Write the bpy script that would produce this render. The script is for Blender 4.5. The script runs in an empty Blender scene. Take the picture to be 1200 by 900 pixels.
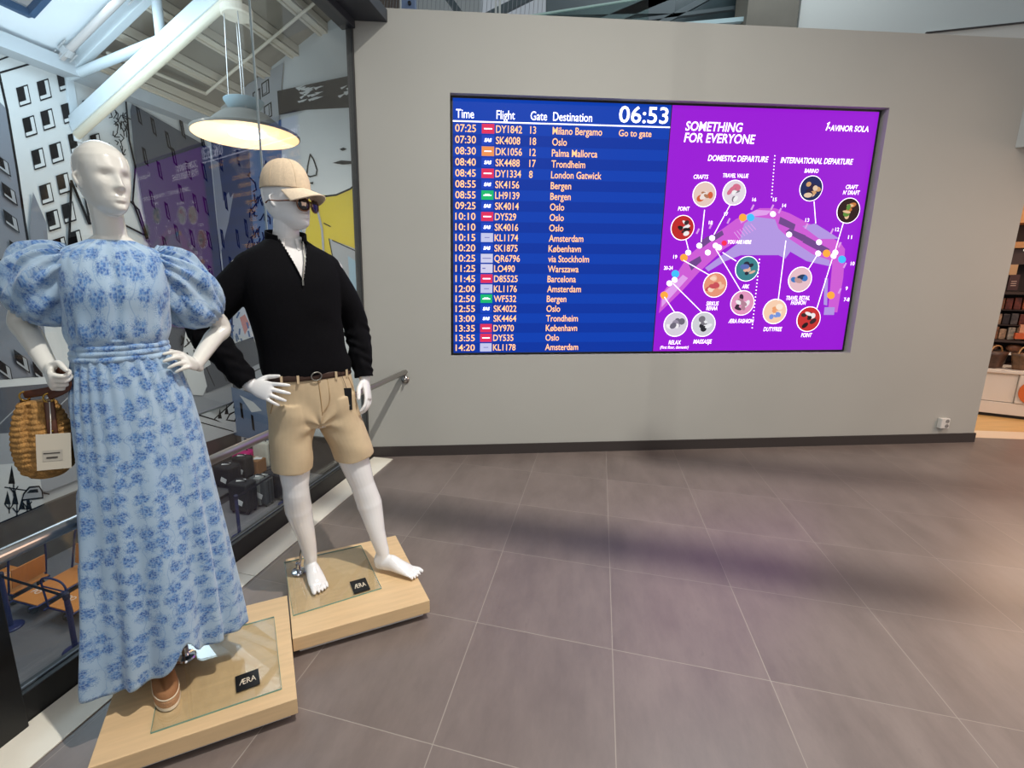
import bpy, bmesh, math, random
import numpy as np
from mathutils import Vector, Matrix, Euler

random.seed(7)
SC = bpy.context.scene
COL = SC.collection
PI = math.pi

# ------------------------------------------------------------------ camera
F_PX, CX, CY, PITCH, ROLL, CAM_H = 548.84, 550.88, 434.48, .1925, .0038, 1.5538
cd = bpy.data.cameras.new('camera'); cam = bpy.data.objects.new('camera', cd); COL.objects.link(cam)
cd.sensor_fit = 'HORIZONTAL'; cd.sensor_width = 36; cd.lens = 36 * F_PX / 1200
cd.shift_x = (600 - CX) / 1200; cd.shift_y = (CY - 450) / 1200
cd.clip_start = .05; cd.clip_end = 200
_f = Vector((0, math.cos(PITCH), -math.sin(PITCH))); _u = Vector((0, math.sin(PITCH), math.cos(PITCH))); _r = Vector((1, 0, 0))
_c, _s = math.cos(ROLL), math.sin(ROLL)
CR, CU = _c * _r + _s * _u, -_s * _r + _c * _u
CAM = Vector((0, 0, CAM_H))
cam.matrix_world = Matrix(((CR.x, CU.x, -_f.x, 0), (CR.y, CU.y, -_f.y, 0), (CR.z, CU.z, -_f.z, CAM_H), (0, 0, 0, 1)))
SC.camera = cam

# ------------------------------------------------------------------ world, lights, exposure
SC.view_settings.view_transform = 'Standard'; SC.view_settings.look = 'None'
SC.view_settings.gamma = 1; SC.view_settings.use_curve_mapping = False
SC.view_settings.exposure = -0.22
wd = bpy.data.worlds.new('World'); SC.world = wd; wd.use_nodes = True
bg = wd.node_tree.nodes['Background']; bg.inputs[0].default_value = (.80, .90, 1, 1); bg.inputs[1].default_value = .42

def area_light(name, loc, target, size, power, color=(1, 1, 1), size_y=None, shape='RECTANGLE', spread=180):
    l = bpy.data.lights.new(name, 'AREA'); l.shape = shape; l.size = size
    if size_y: l.size_y = size_y
    l.energy = power; l.color = color; l.spread = math.radians(spread)
    o = bpy.data.objects.new(name, l); COL.objects.link(o); o.location = loc
    o.rotation_euler = (Vector(target) - Vector(loc)).to_track_quat('-Z', 'Y').to_euler()
    return o
area_light('overhead_glow', (2.2, .2, 5.9), (1.6, 2.4, 0), 3.0, 52, (1, .99, .97), 2.4)  # broad soft light under the closed ceiling, no opening above it
area_light('shadow_band_light', (1.2, .6, 5.9), (1.1, 2.2, 0), .09, 125, (1, .95, .88), .09, spread=105)  # small unseen lamp added so the round beams throw their floor bands
area_light('hall_glow', (.5, -3.0, 4.2), (.5, 3.5, 1.0), 4.0, 36, (1, .95, .88), 2.0)
area_light('shop_spill', (7.4, 5.7, 2.62), (4.6, 3.4, 0), .5, 40, (1, .66, .45), .5)
area_light('shop_glow', (6.6, 2.3, 2.9), (5.0, 2.5, 0), 2.2, 105, (1, .66, .47), 2.6)
area_light('shop_light', (6.9, 5.2, 2.85), (6.7, 6.0, 1.0), .9, 34, (1, .78, .58), .9)
area_light('lower_hall_daylight', (-6.1, 7.8, 6.1), (-4.5, 9.6, -2), 3.0, 170, (.66, .85, 1), 2.2)
area_light('lower_hall_lamps', (-3.2, 9.0, 3.2), (-6.5, 11.0, 0.5), 2.5, 120, (1, .95, .88), 2.5)
area_light('lower_hall_bounce', (-4.2, 8.5, -1.2), (-4.6, 9.5, 7), 3.0, 70, (1, .92, .80), 3.0)
area_light('lower_hall_sky_bounce', (-5.6, 6.6, 2.6), (-6.2, 8.3, 6.2), 2.0, 125, (.70, .88, 1), 2.0, spread=110)
area_light('lower_hall_floor_fill', (-4.9, 9.0, .2), (-5.6, 9.8, -4), 2.6, 75, (1, .95, .88), 3.2)  # unseen fill added to brighten the luggage and the lower floor
area_light('upper_hall_light', (3.5, 5.6, 6.6), (3.0, 6.4, 3.6), 3.5, 90, (.86, .95, 1), 1.2)

# ------------------------------------------------------------------ helpers
def lin(c):
    return tuple((x / 12.92 if x <= .04045 else ((x + .055) / 1.055) ** 2.4) for x in (v / 255 for v in c))
MATS = {}
def mat(name, rgb, rough=.5, metal=0, emit=0, noise=0, nscale=8, bump=0, bscale=200, coat=0, spec=.5, stretch=None):
    """procedural material; rgb is an sRGB 0-255 colour"""
    if name in MATS: return MATS[name]
    m = bpy.data.materials.new(name); MATS[name] = m; m.use_nodes = True
    nt = m.node_tree; b = nt.nodes['Principled BSDF']; c = lin(rgb)
    b.inputs['Base Color'].default_value = (*c, 1); b.inputs['Roughness'].default_value = rough
    b.inputs['Metallic'].default_value = metal; b.inputs['Specular IOR Level'].default_value = spec
    b.inputs['Coat Weight'].default_value = coat
    if emit:
        b.inputs['Emission Color'].default_value = (*c, 1); b.inputs['Emission Strength'].default_value = emit
    if noise or bump:
        tc = nt.nodes.new('ShaderNodeTexCoord'); src = tc.outputs['Object']
        if stretch:
            mp = nt.nodes.new('ShaderNodeMapping'); mp.inputs['Scale'].default_value = stretch
            nt.links.new(src, mp.inputs['Vector']); src = mp.outputs['Vector']
    if noise:
        n = nt.nodes.new('ShaderNodeTexNoise'); n.inputs['Scale'].default_value = nscale; n.inputs['Detail'].default_value = 4
        nt.links.new(src, n.inputs['Vector'])
        r = nt.nodes.new('ShaderNodeMapRange'); r.inputs['From Min'].default_value = .3; r.inputs['From Max'].default_value = .7
        r.inputs['To Min'].default_value = 1 - noise; r.inputs['To Max'].default_value = 1 + noise
        nt.links.new(n.outputs['Fac'], r.inputs['Value'])
        mx = nt.nodes.new('ShaderNodeMix'); mx.data_type = 'RGBA'; mx.blend_type = 'MULTIPLY'; mx.inputs[0].default_value = 1
        mx.inputs[6].default_value = (*c, 1); nt.links.new(r.outputs['Result'], mx.inputs[7])
        nt.links.new(mx.outputs[2], b.inputs['Base Color'])
    if bump:
        n2 = nt.nodes.new('ShaderNodeTexNoise'); n2.inputs['Scale'].default_value = bscale; n2.inputs['Detail'].default_value = 3
        nt.links.new(src, n2.inputs['Vector'])
        bp = nt.nodes.new('ShaderNodeBump'); bp.inputs['Strength'].default_value = bump; bp.inputs['Distance'].default_value = .004
        nt.links.new(n2.outputs['Fac'], bp.inputs['Height']); nt.links.new(bp.outputs['Normal'], b.inputs['Normal'])
    return m

def glass_mat(name, tint=(1, 1, 1), refl=1.0, ior=1.5):
    """clear sheet glass: a Fresnel mirror over a see-through tint"""
    if name in MATS: return MATS[name]
    m = bpy.data.materials.new(name); MATS[name] = m; m.use_nodes = True; nt = m.node_tree; nt.nodes.clear()
    o = nt.nodes.new('ShaderNodeOutputMaterial'); t = nt.nodes.new('ShaderNodeBsdfTransparent'); g = nt.nodes.new('ShaderNodeBsdfGlossy')
    g.inputs['Roughness'].default_value = 0; t.inputs[0].default_value = (*tint, 1)
    fr = nt.nodes.new('ShaderNodeFresnel'); ge = nt.nodes.new('ShaderNodeNewGeometry'); mr = nt.nodes.new('ShaderNodeMapRange')   # same mirror from both sides
    mr.inputs['To Min'].default_value = ior; mr.inputs['To Max'].default_value = 1 / ior
    nt.links.new(ge.outputs['Backfacing'], mr.inputs['Value']); nt.links.new(mr.outputs[0], fr.inputs['IOR'])
    mu = nt.nodes.new('ShaderNodeMath'); mu.operation = 'MULTIPLY'; mu.inputs[1].default_value = refl
    mx = nt.nodes.new('ShaderNodeMixShader')
    nt.links.new(fr.outputs[0], mu.inputs[0]); nt.links.new(mu.outputs[0], mx.inputs[0])
    nt.links.new(t.outputs[0], mx.inputs[1]); nt.links.new(g.outputs[0], mx.inputs[2]); nt.links.new(mx.outputs[0], o.inputs[0])
    return m

BASE = {}
def tag(o, label=None, cat=None, group=None, kind=None):
    if label: o['label'] = label
    if cat: o['category'] = cat
    if group: o['group'] = group
    if kind: o['kind'] = kind
    return o
def thing(name, label, cat, loc=(0, 0, 0), rotz=0, group=None, local=False):
    o = bpy.data.objects.new(name, None); COL.objects.link(o); o.location = loc; o.rotation_euler = (0, 0, rotz)
    o.empty_display_size = .1
    BASE[o.name] = Vector((0, 0, 0)) if local else Vector(loc)
    return tag(o, label, cat, group)
def org(p):
    return BASE.get(p.name, Vector((0, 0, 0))) if p is not None else Vector((0, 0, 0))

class MB:
    def __init__(s): s.v = []; s.f = []; s.m = []; s.uv = {}
    def add(s, vs, fs, mi=0):
        k = len(s.v); s.v += [Vector(v) for v in vs]; s.f += [tuple(i + k for i in f) for f in fs]; s.m += [mi] * len(fs); return s
    def box(s, c, size, rz=0, mi=0, M=None):
        x, y, z = (a / 2 for a in size); c = Vector(c); R = M if M is not None else Matrix.Rotation(rz, 3, 'Z')
        vs = [c + R @ Vector((i * x, j * y, k * z)) for i in (-1, 1) for j in (-1, 1) for k in (-1, 1)]
        return s.add(vs, [(0, 1, 3, 2), (4, 6, 7, 5), (0, 4, 5, 1), (2, 3, 7, 6), (0, 2, 6, 4), (1, 5, 7, 3)], mi)
    def bar(s, p, q, w, h, up=(0, 0, 1), mi=0):
        p, q = Vector(p), Vector(q); a = (q - p); L = a.length; a.normalize(); up = Vector(up)
        sd = a.cross(up).normalized(); u2 = sd.cross(a)
        M = Matrix((a, sd, u2)).transposed()
        return s.box((p + q) / 2, (L, w, h), M=M, mi=mi)
    def rings(s, R, closed=True, cap=True, mi=0):
        n = len(R[0]); k = len(s.v)
        for r in R: s.v += [Vector(v) for v in r]
        for i in range(len(R) - 1):
            for j in range(n if closed else n - 1):
                j2 = (j + 1) % n
                s.f.append((k + i * n + j, k + i * n + j2, k + (i + 1) * n + j2, k + (i + 1) * n + j)); s.m.append(mi)
        if cap and closed:
            s.f.append(tuple(k + j for j in reversed(range(n)))); s.m.append(mi)
            e = k + (len(R) - 1) * n; s.f.append(tuple(e + j for j in range(n))); s.m.append(mi)
        return s
    def cyl(s, p, q, r, r2=None, n=20, mi=0):
        return s.tube([p, q], [r, r if r2 is None else r2], n, mi=mi, smooth=False, round_ends=False)
    def tube(s, pts, rads, n=14, ref=None, mi=0, smooth=True, round_ends=True, sub=6, loop=False):
        pts = [Vector(p) for p in pts]
        if not isinstance(rads, (list, tuple)): rads = [rads] * len(pts)
        rads = [(r if isinstance(r, tuple) else (r, r)) for r in rads]
        if smooth and len(pts) > 2: pts, rads = catmull(pts, rads, sub, loop)
        R = []; N = len(pts); up = None
        for i in range(N):
            if loop: t = pts[(i + 1) % N] - pts[i - 1]
            else: t = pts[min(i + 1, N - 1)] - pts[max(i - 1, 0)]
            t.normalize()
            if up is None:
                up = Vector(ref) if ref is not None else (Vector((0, 0, 1)) if abs(t.z) < .9 else Vector((0, 1, 0)))
            elif ref is not None: up = Vector(ref)
            u = (up - t * up.dot(t)).normalized(); w = t.cross(u); up = u
            a, b = rads[i]
            R.append([pts[i] + w * (a * math.cos(2 * PI * j / n)) + u * (b * math.sin(2 * PI * j / n)) for j in range(n)])
        if loop:
            R.append(R[0]); return s.rings(R, cap=False, mi=mi)
        if round_ends:
            def endcap(i, sgn):
                t = (pts[i] - pts[i - sgn]).normalized() if sgn > 0 else (pts[0] - pts[1]).normalized()
                out = []; rr = min(rads[i])
                for a in (.35, .65, .88, .985):
                    k = math.sqrt(1 - a * a)
                    out.append([pts[i] + (q - pts[i]) * k + t * (a * rr) for q in (R[-1] if sgn > 0 else R[0])])
                return out
            R = list(reversed(endcap(0, -1))) + R + endcap(N - 1, 1)
        return s.rings(R, mi=mi)
    def lathe(s, prof, c=(0, 0, 0), n=32, mi=0, cap=True):
        c = Vector(c)
        return s.rings([[c + Vector((r * math.cos(2 * PI * j / n), r * math.sin(2 * PI * j / n), z)) for j in range(n)] for r, z in prof], mi=mi, cap=cap)
    def poly(s, vs, mi=0):
        return s.add(vs, [tuple(range(len(vs)))], mi)
    def prism(s, vs, off, mi=0):
        vs = [Vector(v) for v in vs]; off = Vector(off); n = len(vs)
        return s.add(vs + [v + off for v in vs], [tuple(reversed(range(n))), tuple(range(n, 2 * n))] + [(i, (i + 1) % n, n + (i + 1) % n, n + i) for i in range(n)], mi)
    def ball(s, c, r, n=16, mi=0, M=None):
        c = Vector(c); r = Vector((r, r, r)) if not isinstance(r, (tuple, list, Vector)) else Vector(r); R = []
        for i in range(1, n // 2):
            a = PI * i / (n // 2); R.append([Vector((r.x * math.sin(a) * math.cos(2 * PI * j / n), r.y * math.sin(a) * math.sin(2 * PI * j / n), -r.z * math.cos(a))) for j in range(n)])
        if M is not None: R = [[M @ v for v in q] for q in R]
        return s.rings([[c + v for v in q] for q in R], mi=mi)
    def build(s, name, mats, parent=None, smooth=False, bevel=0, solid=0, kind=None, label=None, fix=True, subsurf=0):
        me = bpy.data.meshes.new(name); o0 = org(parent); o0 = Vector(o0)
        me.from_pydata([v - o0 for v in s.v], [], s.f)
        if not isinstance(mats, (list, tuple)): mats = [mats]
        for m in mats: me.materials.append(m)
        me.polygons.foreach_set('material_index', s.m)
        if fix:
            bm = bmesh.new(); bm.from_mesh(me); bmesh.ops.recalc_face_normals(bm, faces=bm.faces); bm.to_mesh(me); bm.free()
        if smooth: me.polygons.foreach_set('use_smooth', [True] * len(me.polygons))
        o = bpy.data.objects.new(name, me); COL.objects.link(o)
        if parent is not None:
            o.parent = parent; BASE[o.name] = o0
        if bevel:
            b = o.modifiers.new('bevel', 'BEVEL'); b.width = bevel; b.segments = 2; b.limit_method = 'ANGLE'; b.angle_limit = .6
        if solid:
            b = o.modifiers.new('solid', 'SOLIDIFY'); b.thickness = solid; b.offset = -1
        if subsurf:
            b = o.modifiers.new('sub', 'SUBSURF'); b.levels = b.render_levels = subsurf
        if kind: o['kind'] = kind
        if label: o['label'] = label
        return o

def catmull(pts, rads, sub, loop=False):
    P, Rr = [], []; N = len(pts); segs = N if loop else N - 1
    for i in range(segs):
        if loop: p = [pts[(i + k) % N] for k in (-1, 0, 1, 2)]; r = [rads[(i + k) % N] for k in (-1, 0, 1, 2)]
        else:
            idx = [max(0, min(N - 1, i + k)) for k in (-1, 0, 1, 2)]; p = [pts[k] for k in idx]; r = [rads[k] for k in idx]
        for k in range(sub):
            t = k / sub; t2, t3 = t * t, t * t * t
            cf = (-.5 * t + t2 - .5 * t3, 1 - 2.5 * t2 + 1.5 * t3, .5 * t + 2 * t2 - 1.5 * t3, -.5 * t2 + .5 * t3)
            P.append(sum((p[q] * cf[q] for q in range(4)), Vector((0, 0, 0))))
            Rr.append((r[1][0] * (1 - t) + r[2][0] * t, r[1][1] * (1 - t) + r[2][1] * t))
    if not loop: P.append(pts[-1]); Rr.append(rads[-1])
    return P, Rr

def remesh(mb, voxel, smooth_it=4, smooth_f=.5):
    """one continuous skin around all the overlapping closed forms in mb"""
    me = bpy.data.meshes.new('t'); me.from_pydata(mb.v, [], mb.f)
    bm = bmesh.new(); bm.from_mesh(me); bmesh.ops.recalc_face_normals(bm, faces=bm.faces); bm.to_mesh(me); bm.free()
    o = bpy.data.objects.new('t', me); COL.objects.link(o)
    r = o.modifiers.new('r', 'REMESH'); r.mode = 'VOXEL'; r.voxel_size = voxel; r.adaptivity = 0
    if smooth_it:
        sm = o.modifiers.new('s', 'SMOOTH'); sm.iterations = smooth_it; sm.factor = smooth_f
    dg = bpy.context.evaluated_depsgraph_get(); out = bpy.data.meshes.new_from_object(o.evaluated_get(dg))
    bpy.data.objects.remove(o); bpy.data.meshes.remove(me)
    n = len(out.vertices); co = np.empty(n * 3); out.vertices.foreach_get('co', co)
    return out, co.reshape(-1, 3)
def mesh_obj(name, me, co, m, parent, drop=None, solid=0):
    """link a remeshed skin; drop = boolean array of vertices to cut away"""
    if co is not None: me.vertices.foreach_set('co', np.ascontiguousarray(co, dtype=float).ravel())
    if drop is not None:
        bm = bmesh.new(); bm.from_mesh(me); bm.verts.ensure_lookup_table()
        bmesh.ops.delete(bm, geom=[bm.verts[i] for i in np.nonzero(drop)[0]], context='VERTS'); bm.to_mesh(me); bm.free()
    me.name = name; me.materials.clear(); me.materials.append(m)
    me.polygons.foreach_set('use_smooth', [True] * len(me.polygons)); me.polygons.foreach_set('material_index', [0] * len(me.polygons))
    me.update()
    o = bpy.data.objects.new(name, me); COL.objects.link(o); o.parent = parent
    if solid:
        b = o.modifiers.new('solid', 'SOLIDIFY'); b.thickness = solid; b.offset = -1
    return o
def cloth(name, fn, nu, nv, m, parent, uvfn=None, solid=0, closed=True, label=None):
    """a sheet fn(u,v)->(x,y,z), u around, v along, with UVs in metres"""
    vs = [fn(2 * PI * i / nu - PI if closed else i / (nu - 1), j / (nv - 1)) for j in range(nv) for i in range(nu)]
    fs = []; uvs = []
    for j in range(nv - 1):
        for i in range(nu if closed else nu - 1):
            i2 = (i + 1) % nu
            fs.append((j * nu + i, j * nu + i2, (j + 1) * nu + i2, (j + 1) * nu + i))
            if uvfn:
                for (a, b) in ((i, j), (i + 1, j), (i + 1, j + 1), (i, j + 1)):
                    uvs.append(uvfn(2 * PI * a / nu - PI if closed else a / (nu - 1), b / (nv - 1)))
    me = bpy.data.meshes.new(name); me.from_pydata(vs, [], fs); me.materials.append(m)
    if uvfn:
        ul = me.uv_layers.new(name='UVMap'); ul.data.foreach_set('uv', [x for q in uvs for x in q])
    me.polygons.foreach_set('use_smooth', [True] * len(me.polygons))
    o = bpy.data.objects.new(name, me); COL.objects.link(o); o.parent = parent
    if solid:
        b = o.modifiers.new('solid', 'SOLIDIFY'); b.thickness = solid; b.offset = 0
    if label: o['label'] = label
    return o

TEXT_CACHE = {}
def text_faces(txt, bold=0):
    """vertices (x, y) and faces of a line of lettering, cap height 1, left aligned"""
    if (txt, bold) in TEXT_CACHE: return TEXT_CACHE[txt, bold]
    c = bpy.data.curves.new('t', 'FONT'); c.body = txt; c.size = 1; c.resolution_u = 3; c.offset = bold; c.dimensions = '2D'; c.fill_mode = 'BOTH'
    o = bpy.data.objects.new('t', c); COL.objects.link(o)
    dg = bpy.context.evaluated_depsgraph_get(); me = bpy.data.meshes.new_from_object(o.evaluated_get(dg))
    r = ([(v.co.x / .729, v.co.y / .729) for v in me.vertices], [tuple(p.vertices) for p in me.polygons])
    bpy.data.objects.remove(o); bpy.data.curves.remove(c); bpy.data.meshes.remove(me)
    TEXT_CACHE[txt, bold] = r; return r
def put_text(mb, txt, P, h, align='l', width=None, mi=0, bold=0, sx=1):
    """P(a, b) -> 3D point for text-plane offsets in metres from the anchor (left end of the baseline)"""
    vs, fs = text_faces(txt, bold)
    if not vs: return
    x0, x1 = min(v[0] for v in vs), max(v[0] for v in vs)
    k = h * sx if width is None else width / (x1 - x0)
    off = {'l': x0 * k, 'c': (x0 + x1) / 2 * k, 'r': x1 * k}[align]
    mb.add([P(v[0] * k - off, v[1] * h) for v in vs], fs, mi)

# planes the photo's straight lines give: the screen wall, the glass line, the mural walls
T = Vector((5.86, .46, 0)).normalized(); NW = Vector((T.y, -T.x, 0))      # along the wall / out of the wall
W0 = Vector((-.896, 3.95, 0))
D = Vector((.28, 1, 0)).normalized(); NG = Vector((D.y, -D.x, 0))          # along the glass / from glass into our hall
G0 = Vector((-.9, 3.95, 0)); L0 = Vector((-7.03, 13.2, 0))
RZ_W = math.atan2(T.y, T.x); RZ_G = math.atan2(D.y, D.x)
def wp(s, z, out=0): return W0 + T * s + NW * out + Vector((0, 0, z))
def gp(s, z, out=0): return G0 - D * s + NG * out + Vector((0, 0, z))      # s metres from the wall corner towards us
def sight(px, py): return (CR * ((px - CX) / F_PX) - CU * ((py - CY) / F_PX) + _f)
def on_plane(px, py, p0, n):
    d = sight(px, py); return CAM + d * ((Vector(p0) - CAM).dot(n) / d.dot(n))
def at(px, py, y): d = sight(px, py); return CAM + d * (y / d.y)
def on_z(px, py, z=0): d = sight(px, py); return CAM + d * ((z - CAM_H) / d.z)

# ------------------------------------------------------------------ setting: our hall
M_WALL = mat('wall_paint', (180, 180, 173), .75, noise=.025, nscale=1.2)
M_DARK = mat('dark_skirting', (58, 52, 50), .5)
M_BLACK = mat('black_frame', (22, 22, 23), .45)
M_STEELD = mat('dark_steel', (50, 54, 62), .45, noise=.08, nscale=3)
M_CHROME = mat('brushed_steel', (176, 172, 168), .28, 1)
M_CHROME2 = mat('polished_chrome', (205, 205, 208), .08, 1)
M_GLASS = glass_mat('window_glass', (.95, .965, .965), 1.05)

def floor_material():
    m = bpy.data.materials.new('floor_tiles'); m.use_nodes = True; nt = m.node_tree; b = nt.nodes['Principled BSDF']
    N, Lk = nt.nodes.new, nt.links.new
    def math_(op, a, bb=None, clamp=False):
        n = N('ShaderNodeMath'); n.operation = op; n.use_clamp = clamp
        for i, x in enumerate((a, bb)):
            if x is None: continue
            if isinstance(x, (int, float)): n.inputs[i].default_value = x
            else: Lk(x, n.inputs[i])
        return n.outputs[0]
    tc = N('ShaderNodeTexCoord'); mp = N('ShaderNodeMapping'); mp.inputs['Rotation'].default_value = (0, 0, .2663)
    Lk(tc.outputs['Object'], mp.inputs['Vector']); sp = N('ShaderNodeSeparateXYZ'); Lk(mp.outputs[0], sp.inputs[0])
    a = math_('SUBTRACT', math_('DIVIDE', sp.outputs[0], .6), -.776); bb = math_('SUBTRACT', math_('DIVIDE', sp.outputs[1], .6), 7.0703)
    da = math_('PINGPONG', a, .5); db = math_('PINGPONG', bb, .5)
    g = math_('MINIMUM', da, db)
    grout = math_('SUBTRACT', 1, math_('DIVIDE', math_('SUBTRACT', g, .0012), .0022, True), True)
    cmb = N('ShaderNodeCombineXYZ'); Lk(math_('FLOOR', a), cmb.inputs[0]); Lk(math_('FLOOR', bb), cmb.inputs[1])
    wn = N('ShaderNodeTexWhiteNoise'); wn.noise_dimensions = '3D'; Lk(cmb.outputs[0], wn.inputs['Vector'])
    st = N('ShaderNodeMapping'); st.inputs['Scale'].default_value = (3.6, 1.2, 1); Lk(mp.outputs[0], st.inputs['Vector'])
    off = N('ShaderNodeVectorMath'); off.operation = 'ADD'; Lk(st.outputs[0], off.inputs[0])
    sc = N('ShaderNodeVectorMath'); sc.operation = 'SCALE'; sc.inputs['Scale'].default_value = 9; Lk(wn.outputs['Color'], sc.inputs[0]); Lk(sc.outputs[0], off.inputs[1])
    n1 = N('ShaderNodeTexNoise'); n1.inputs['Scale'].default_value = 1.6; n1.inputs['Detail'].default_value = 8; n1.inputs['Roughness'].default_value = .68; Lk(off.outputs[0], n1.inputs['Vector'])
    n2 = N('ShaderNodeTexNoise'); n2.inputs['Scale'].default_value = 3.2; n2.inputs['Detail'].default_value = 9; n2.inputs['Roughness'].default_value = .75; Lk(off.outputs[0], n2.inputs['Vector'])
    cr = N('ShaderNodeValToRGB'); e = cr.color_ramp.elements
    e[0].position = .30; e[0].color = (*lin((106, 95, 90)), 1); e[1].position = .68; e[1].color = (*lin((126, 114, 108)), 1); Lk(n1.outputs[0], cr.inputs[0])
    spk = math_('MULTIPLY', math_('SUBTRACT', n2.outputs[0], .62, True), 2.6, True)
    mx = N('ShaderNodeMix'); mx.data_type = 'RGBA'; Lk(spk, mx.inputs[0]); Lk(cr.outputs[0], mx.inputs[6]); mx.inputs[7].default_value = (*lin((60, 53, 52)), 1)
    tv = math_('ADD', math_('MULTIPLY', wn.outputs['Value'], .10), .95)
    mv = N('ShaderNodeMix'); mv.data_type = 'RGBA'; mv.blend_type = 'MULTIPLY'; mv.inputs[0].default_value = 1; Lk(mx.outputs[2], mv.inputs[6]); Lk(tv, mv.inputs[7])
    mg = N('ShaderNodeMix'); mg.data_type = 'RGBA'; Lk(grout, mg.inputs[0]); Lk(mv.outputs[2], mg.inputs[6]); mg.inputs[7].default_value = (*lin((160, 152, 144)), 1)
    Lk(mg.outputs[2], b.inputs['Base Color'])
    rr = N('ShaderNodeMapRange'); rr.inputs['To Min'].default_value = .28; rr.inputs['To Max'].default_value = .42; Lk(n1.outputs[0], rr.inputs['Value']); Lk(rr.outputs[0], b.inputs['Roughness'])
    gs = math_('SUBTRACT', .78, math_('MULTIPLY', grout, .72)); Lk(gs, b.inputs['Specular IOR Level'])
    return m
M_FLOOR = floor_material()
# floor slab of our hall, cut along the glass line
a0, a1 = gp(-.02, 0, .0), gp(6.9, 0, .0)
fl = MB(); fl.prism([a0, a1, (9.5, -3.2, 0), (9.5, 4.1, 0), (5.10, 4.63, 0), wp(5.87, 0, -.3), wp(-.05, 0, -.3)], (0, 0, -.45))
fo = fl.build('floor', M_FLOOR); tag(fo, kind='structure')
# cream stone strip along the foot of the glass
M_STONE = mat('cream_stone', (244, 238, 222), .35, noise=.04, nscale=6)
st = MB(); k = 0
cuts = [.0, .34, 1.72, 3.1, 4.5]
for i in range(4):
    st.prism([gp(cuts[i] + .002, .001, .05), gp(cuts[i + 1] - .002, .001, .05), gp(cuts[i + 1] - .002, .001, .235), gp(cuts[i] + .002, .001, .235)], (0, 0, .004))
st.build('trim_1', M_STONE, kind='structure')

# screen wall with a niche for the video wall
NS0, NS1, NZ0, NZ1, WH = .733, 4.434, .900, 2.986, 3.552
w = MB()
def wbox(s0, s1, z0, z1, o0=-.30, o1=0): w.prism([wp(s0, z0, o0), wp(s1, z0, o0), wp(s1, z0, o1), wp(s0, z0, o1)], (0, 0, z1 - z0))
wbox(0, NS0, 0, WH); wbox(NS1, 5.873, 0, WH); wbox(NS0, NS1, 0, NZ0); wbox(NS0, NS1, NZ1, WH); wbox(NS0, NS1, NZ0, NZ1, -.30, -.16)
w.build('wall_back', M_WALL, kind='structure')
b = MB(); b.prism([wp(-.0, 0, 0), wp(5.885, 0, 0), wp(5.885, 0, .012), wp(-.0, 0, .012)], (0, 0, .092))
b.prism([wp(5.873, 0, -.3), wp(5.885, 0, -.3), wp(5.885, 0, 0), wp(5.873, 0, 0)], (0, 0, .092))
b.build('baseboard_back', M_DARK, kind='structure')

# glass front: panes, posts, base channel, header beam
win = thing('window_1', None, None, gp(1.5, 0)); del_keys = [win.__delitem__(k_) for k_ in list(win.keys())]; tag(win, kind='structure')
for s0, s1 in ((.02, 1.1195), (1.1225, 2.65)):
    MB().prism([gp(s0, .10, -.006), gp(s1, .10, -.006), gp(s1, .10, .006), gp(s0, .10, .006)], (0, 0, 3.32)).build('pane', M_GLASS, win)
MB().prism([gp(1.1195, .10, -.0062), gp(1.1225, .10, -.0062), gp(1.1225, .10, .0062), gp(1.1195, .10, .0062)], (0, 0, 3.32)).build('pane_joint', mat('silicone', (176, 190, 194), .4), win)
MB().prism([gp(0, -.4, -.02), gp(6.6, -.4, -.02), gp(6.6, -.4, .045), gp(0, -.4, .045)], (0, 0, .512)).build('base_channel', M_BLACK, win, bevel=.004)
MB().prism([gp(.03, .110, .008), gp(2.64, .110, .008), gp(2.64, .110, .016), gp(.03, .110, .016)], (0, 0, .008)).build('glazing_bead', mat('grey_bead', (96, 104, 112), .4), win)
MB().prism([gp(2.65, 0, -.07), gp(2.85, 0, -.07), gp(2.85, 0, .07), gp(2.65, 0, .07)], (0, 0, 3.5)).build('post', M_BLACK, win, bevel=.004)
MB().prism([gp(0, 0, -.04), gp(.022, 0, -.04), gp(.022, 0, .012), gp(0, 0, .012)], (0, 0, 3.42)).build('wall_channel', mat('grey_channel', (60, 60, 60), .5), win)
h = MB(); h.prism([gp(0, 3.40, -.08), gp(6.6, 3.40, -.08), gp(6.6, 3.40, .03), gp(0, 3.40, .03)], (0, 0, .30))
h.prism([wp(-.05, 3.455, .0), wp(.265, 3.455, .0), gp(6.6, 3.455, .27), gp(6.6, 3.455, -.06)], (0, 0, .085))
h.build('header_beam', M_STEELD, win, bevel=.004)

# two unseen round beams added to cast the shadow bands on the floor
M_SHADOW_BEAM = mat('shadow_beam_white', (196, 198, 198), .45)
for nm_, q0, q1, lb in (('shadow_beam', Vector((.776, 1.20, 4.4)), Vector((1.48, .986, 4.4)), 'unseen round beam added for its floor shadow, nearer the camera'), ('shadow_beam', Vector((1.286, 1.47, 4.4)), Vector((1.95, 1.28, 4.4)), 'unseen round beam added for its floor shadow, nearer the screen wall')):
    e_ = (q1 - q0).normalized(); m_ = MB(); l0 = 2.0 if 'camera' in lb else .0; m_.cyl(q0 - e_ * l0, q0 + e_ * 6.5, .045, n=16); [m_.cyl(q0 + e_ * k_, q0 + e_ * k_ + Vector((0, 0, 1.7)), .004, n=8) for k_ in (.05 - l0, 6.4)]; o_ = m_.build('trim_shadow_beam', M_SHADOW_BEAM, kind='structure', smooth=False)
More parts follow.
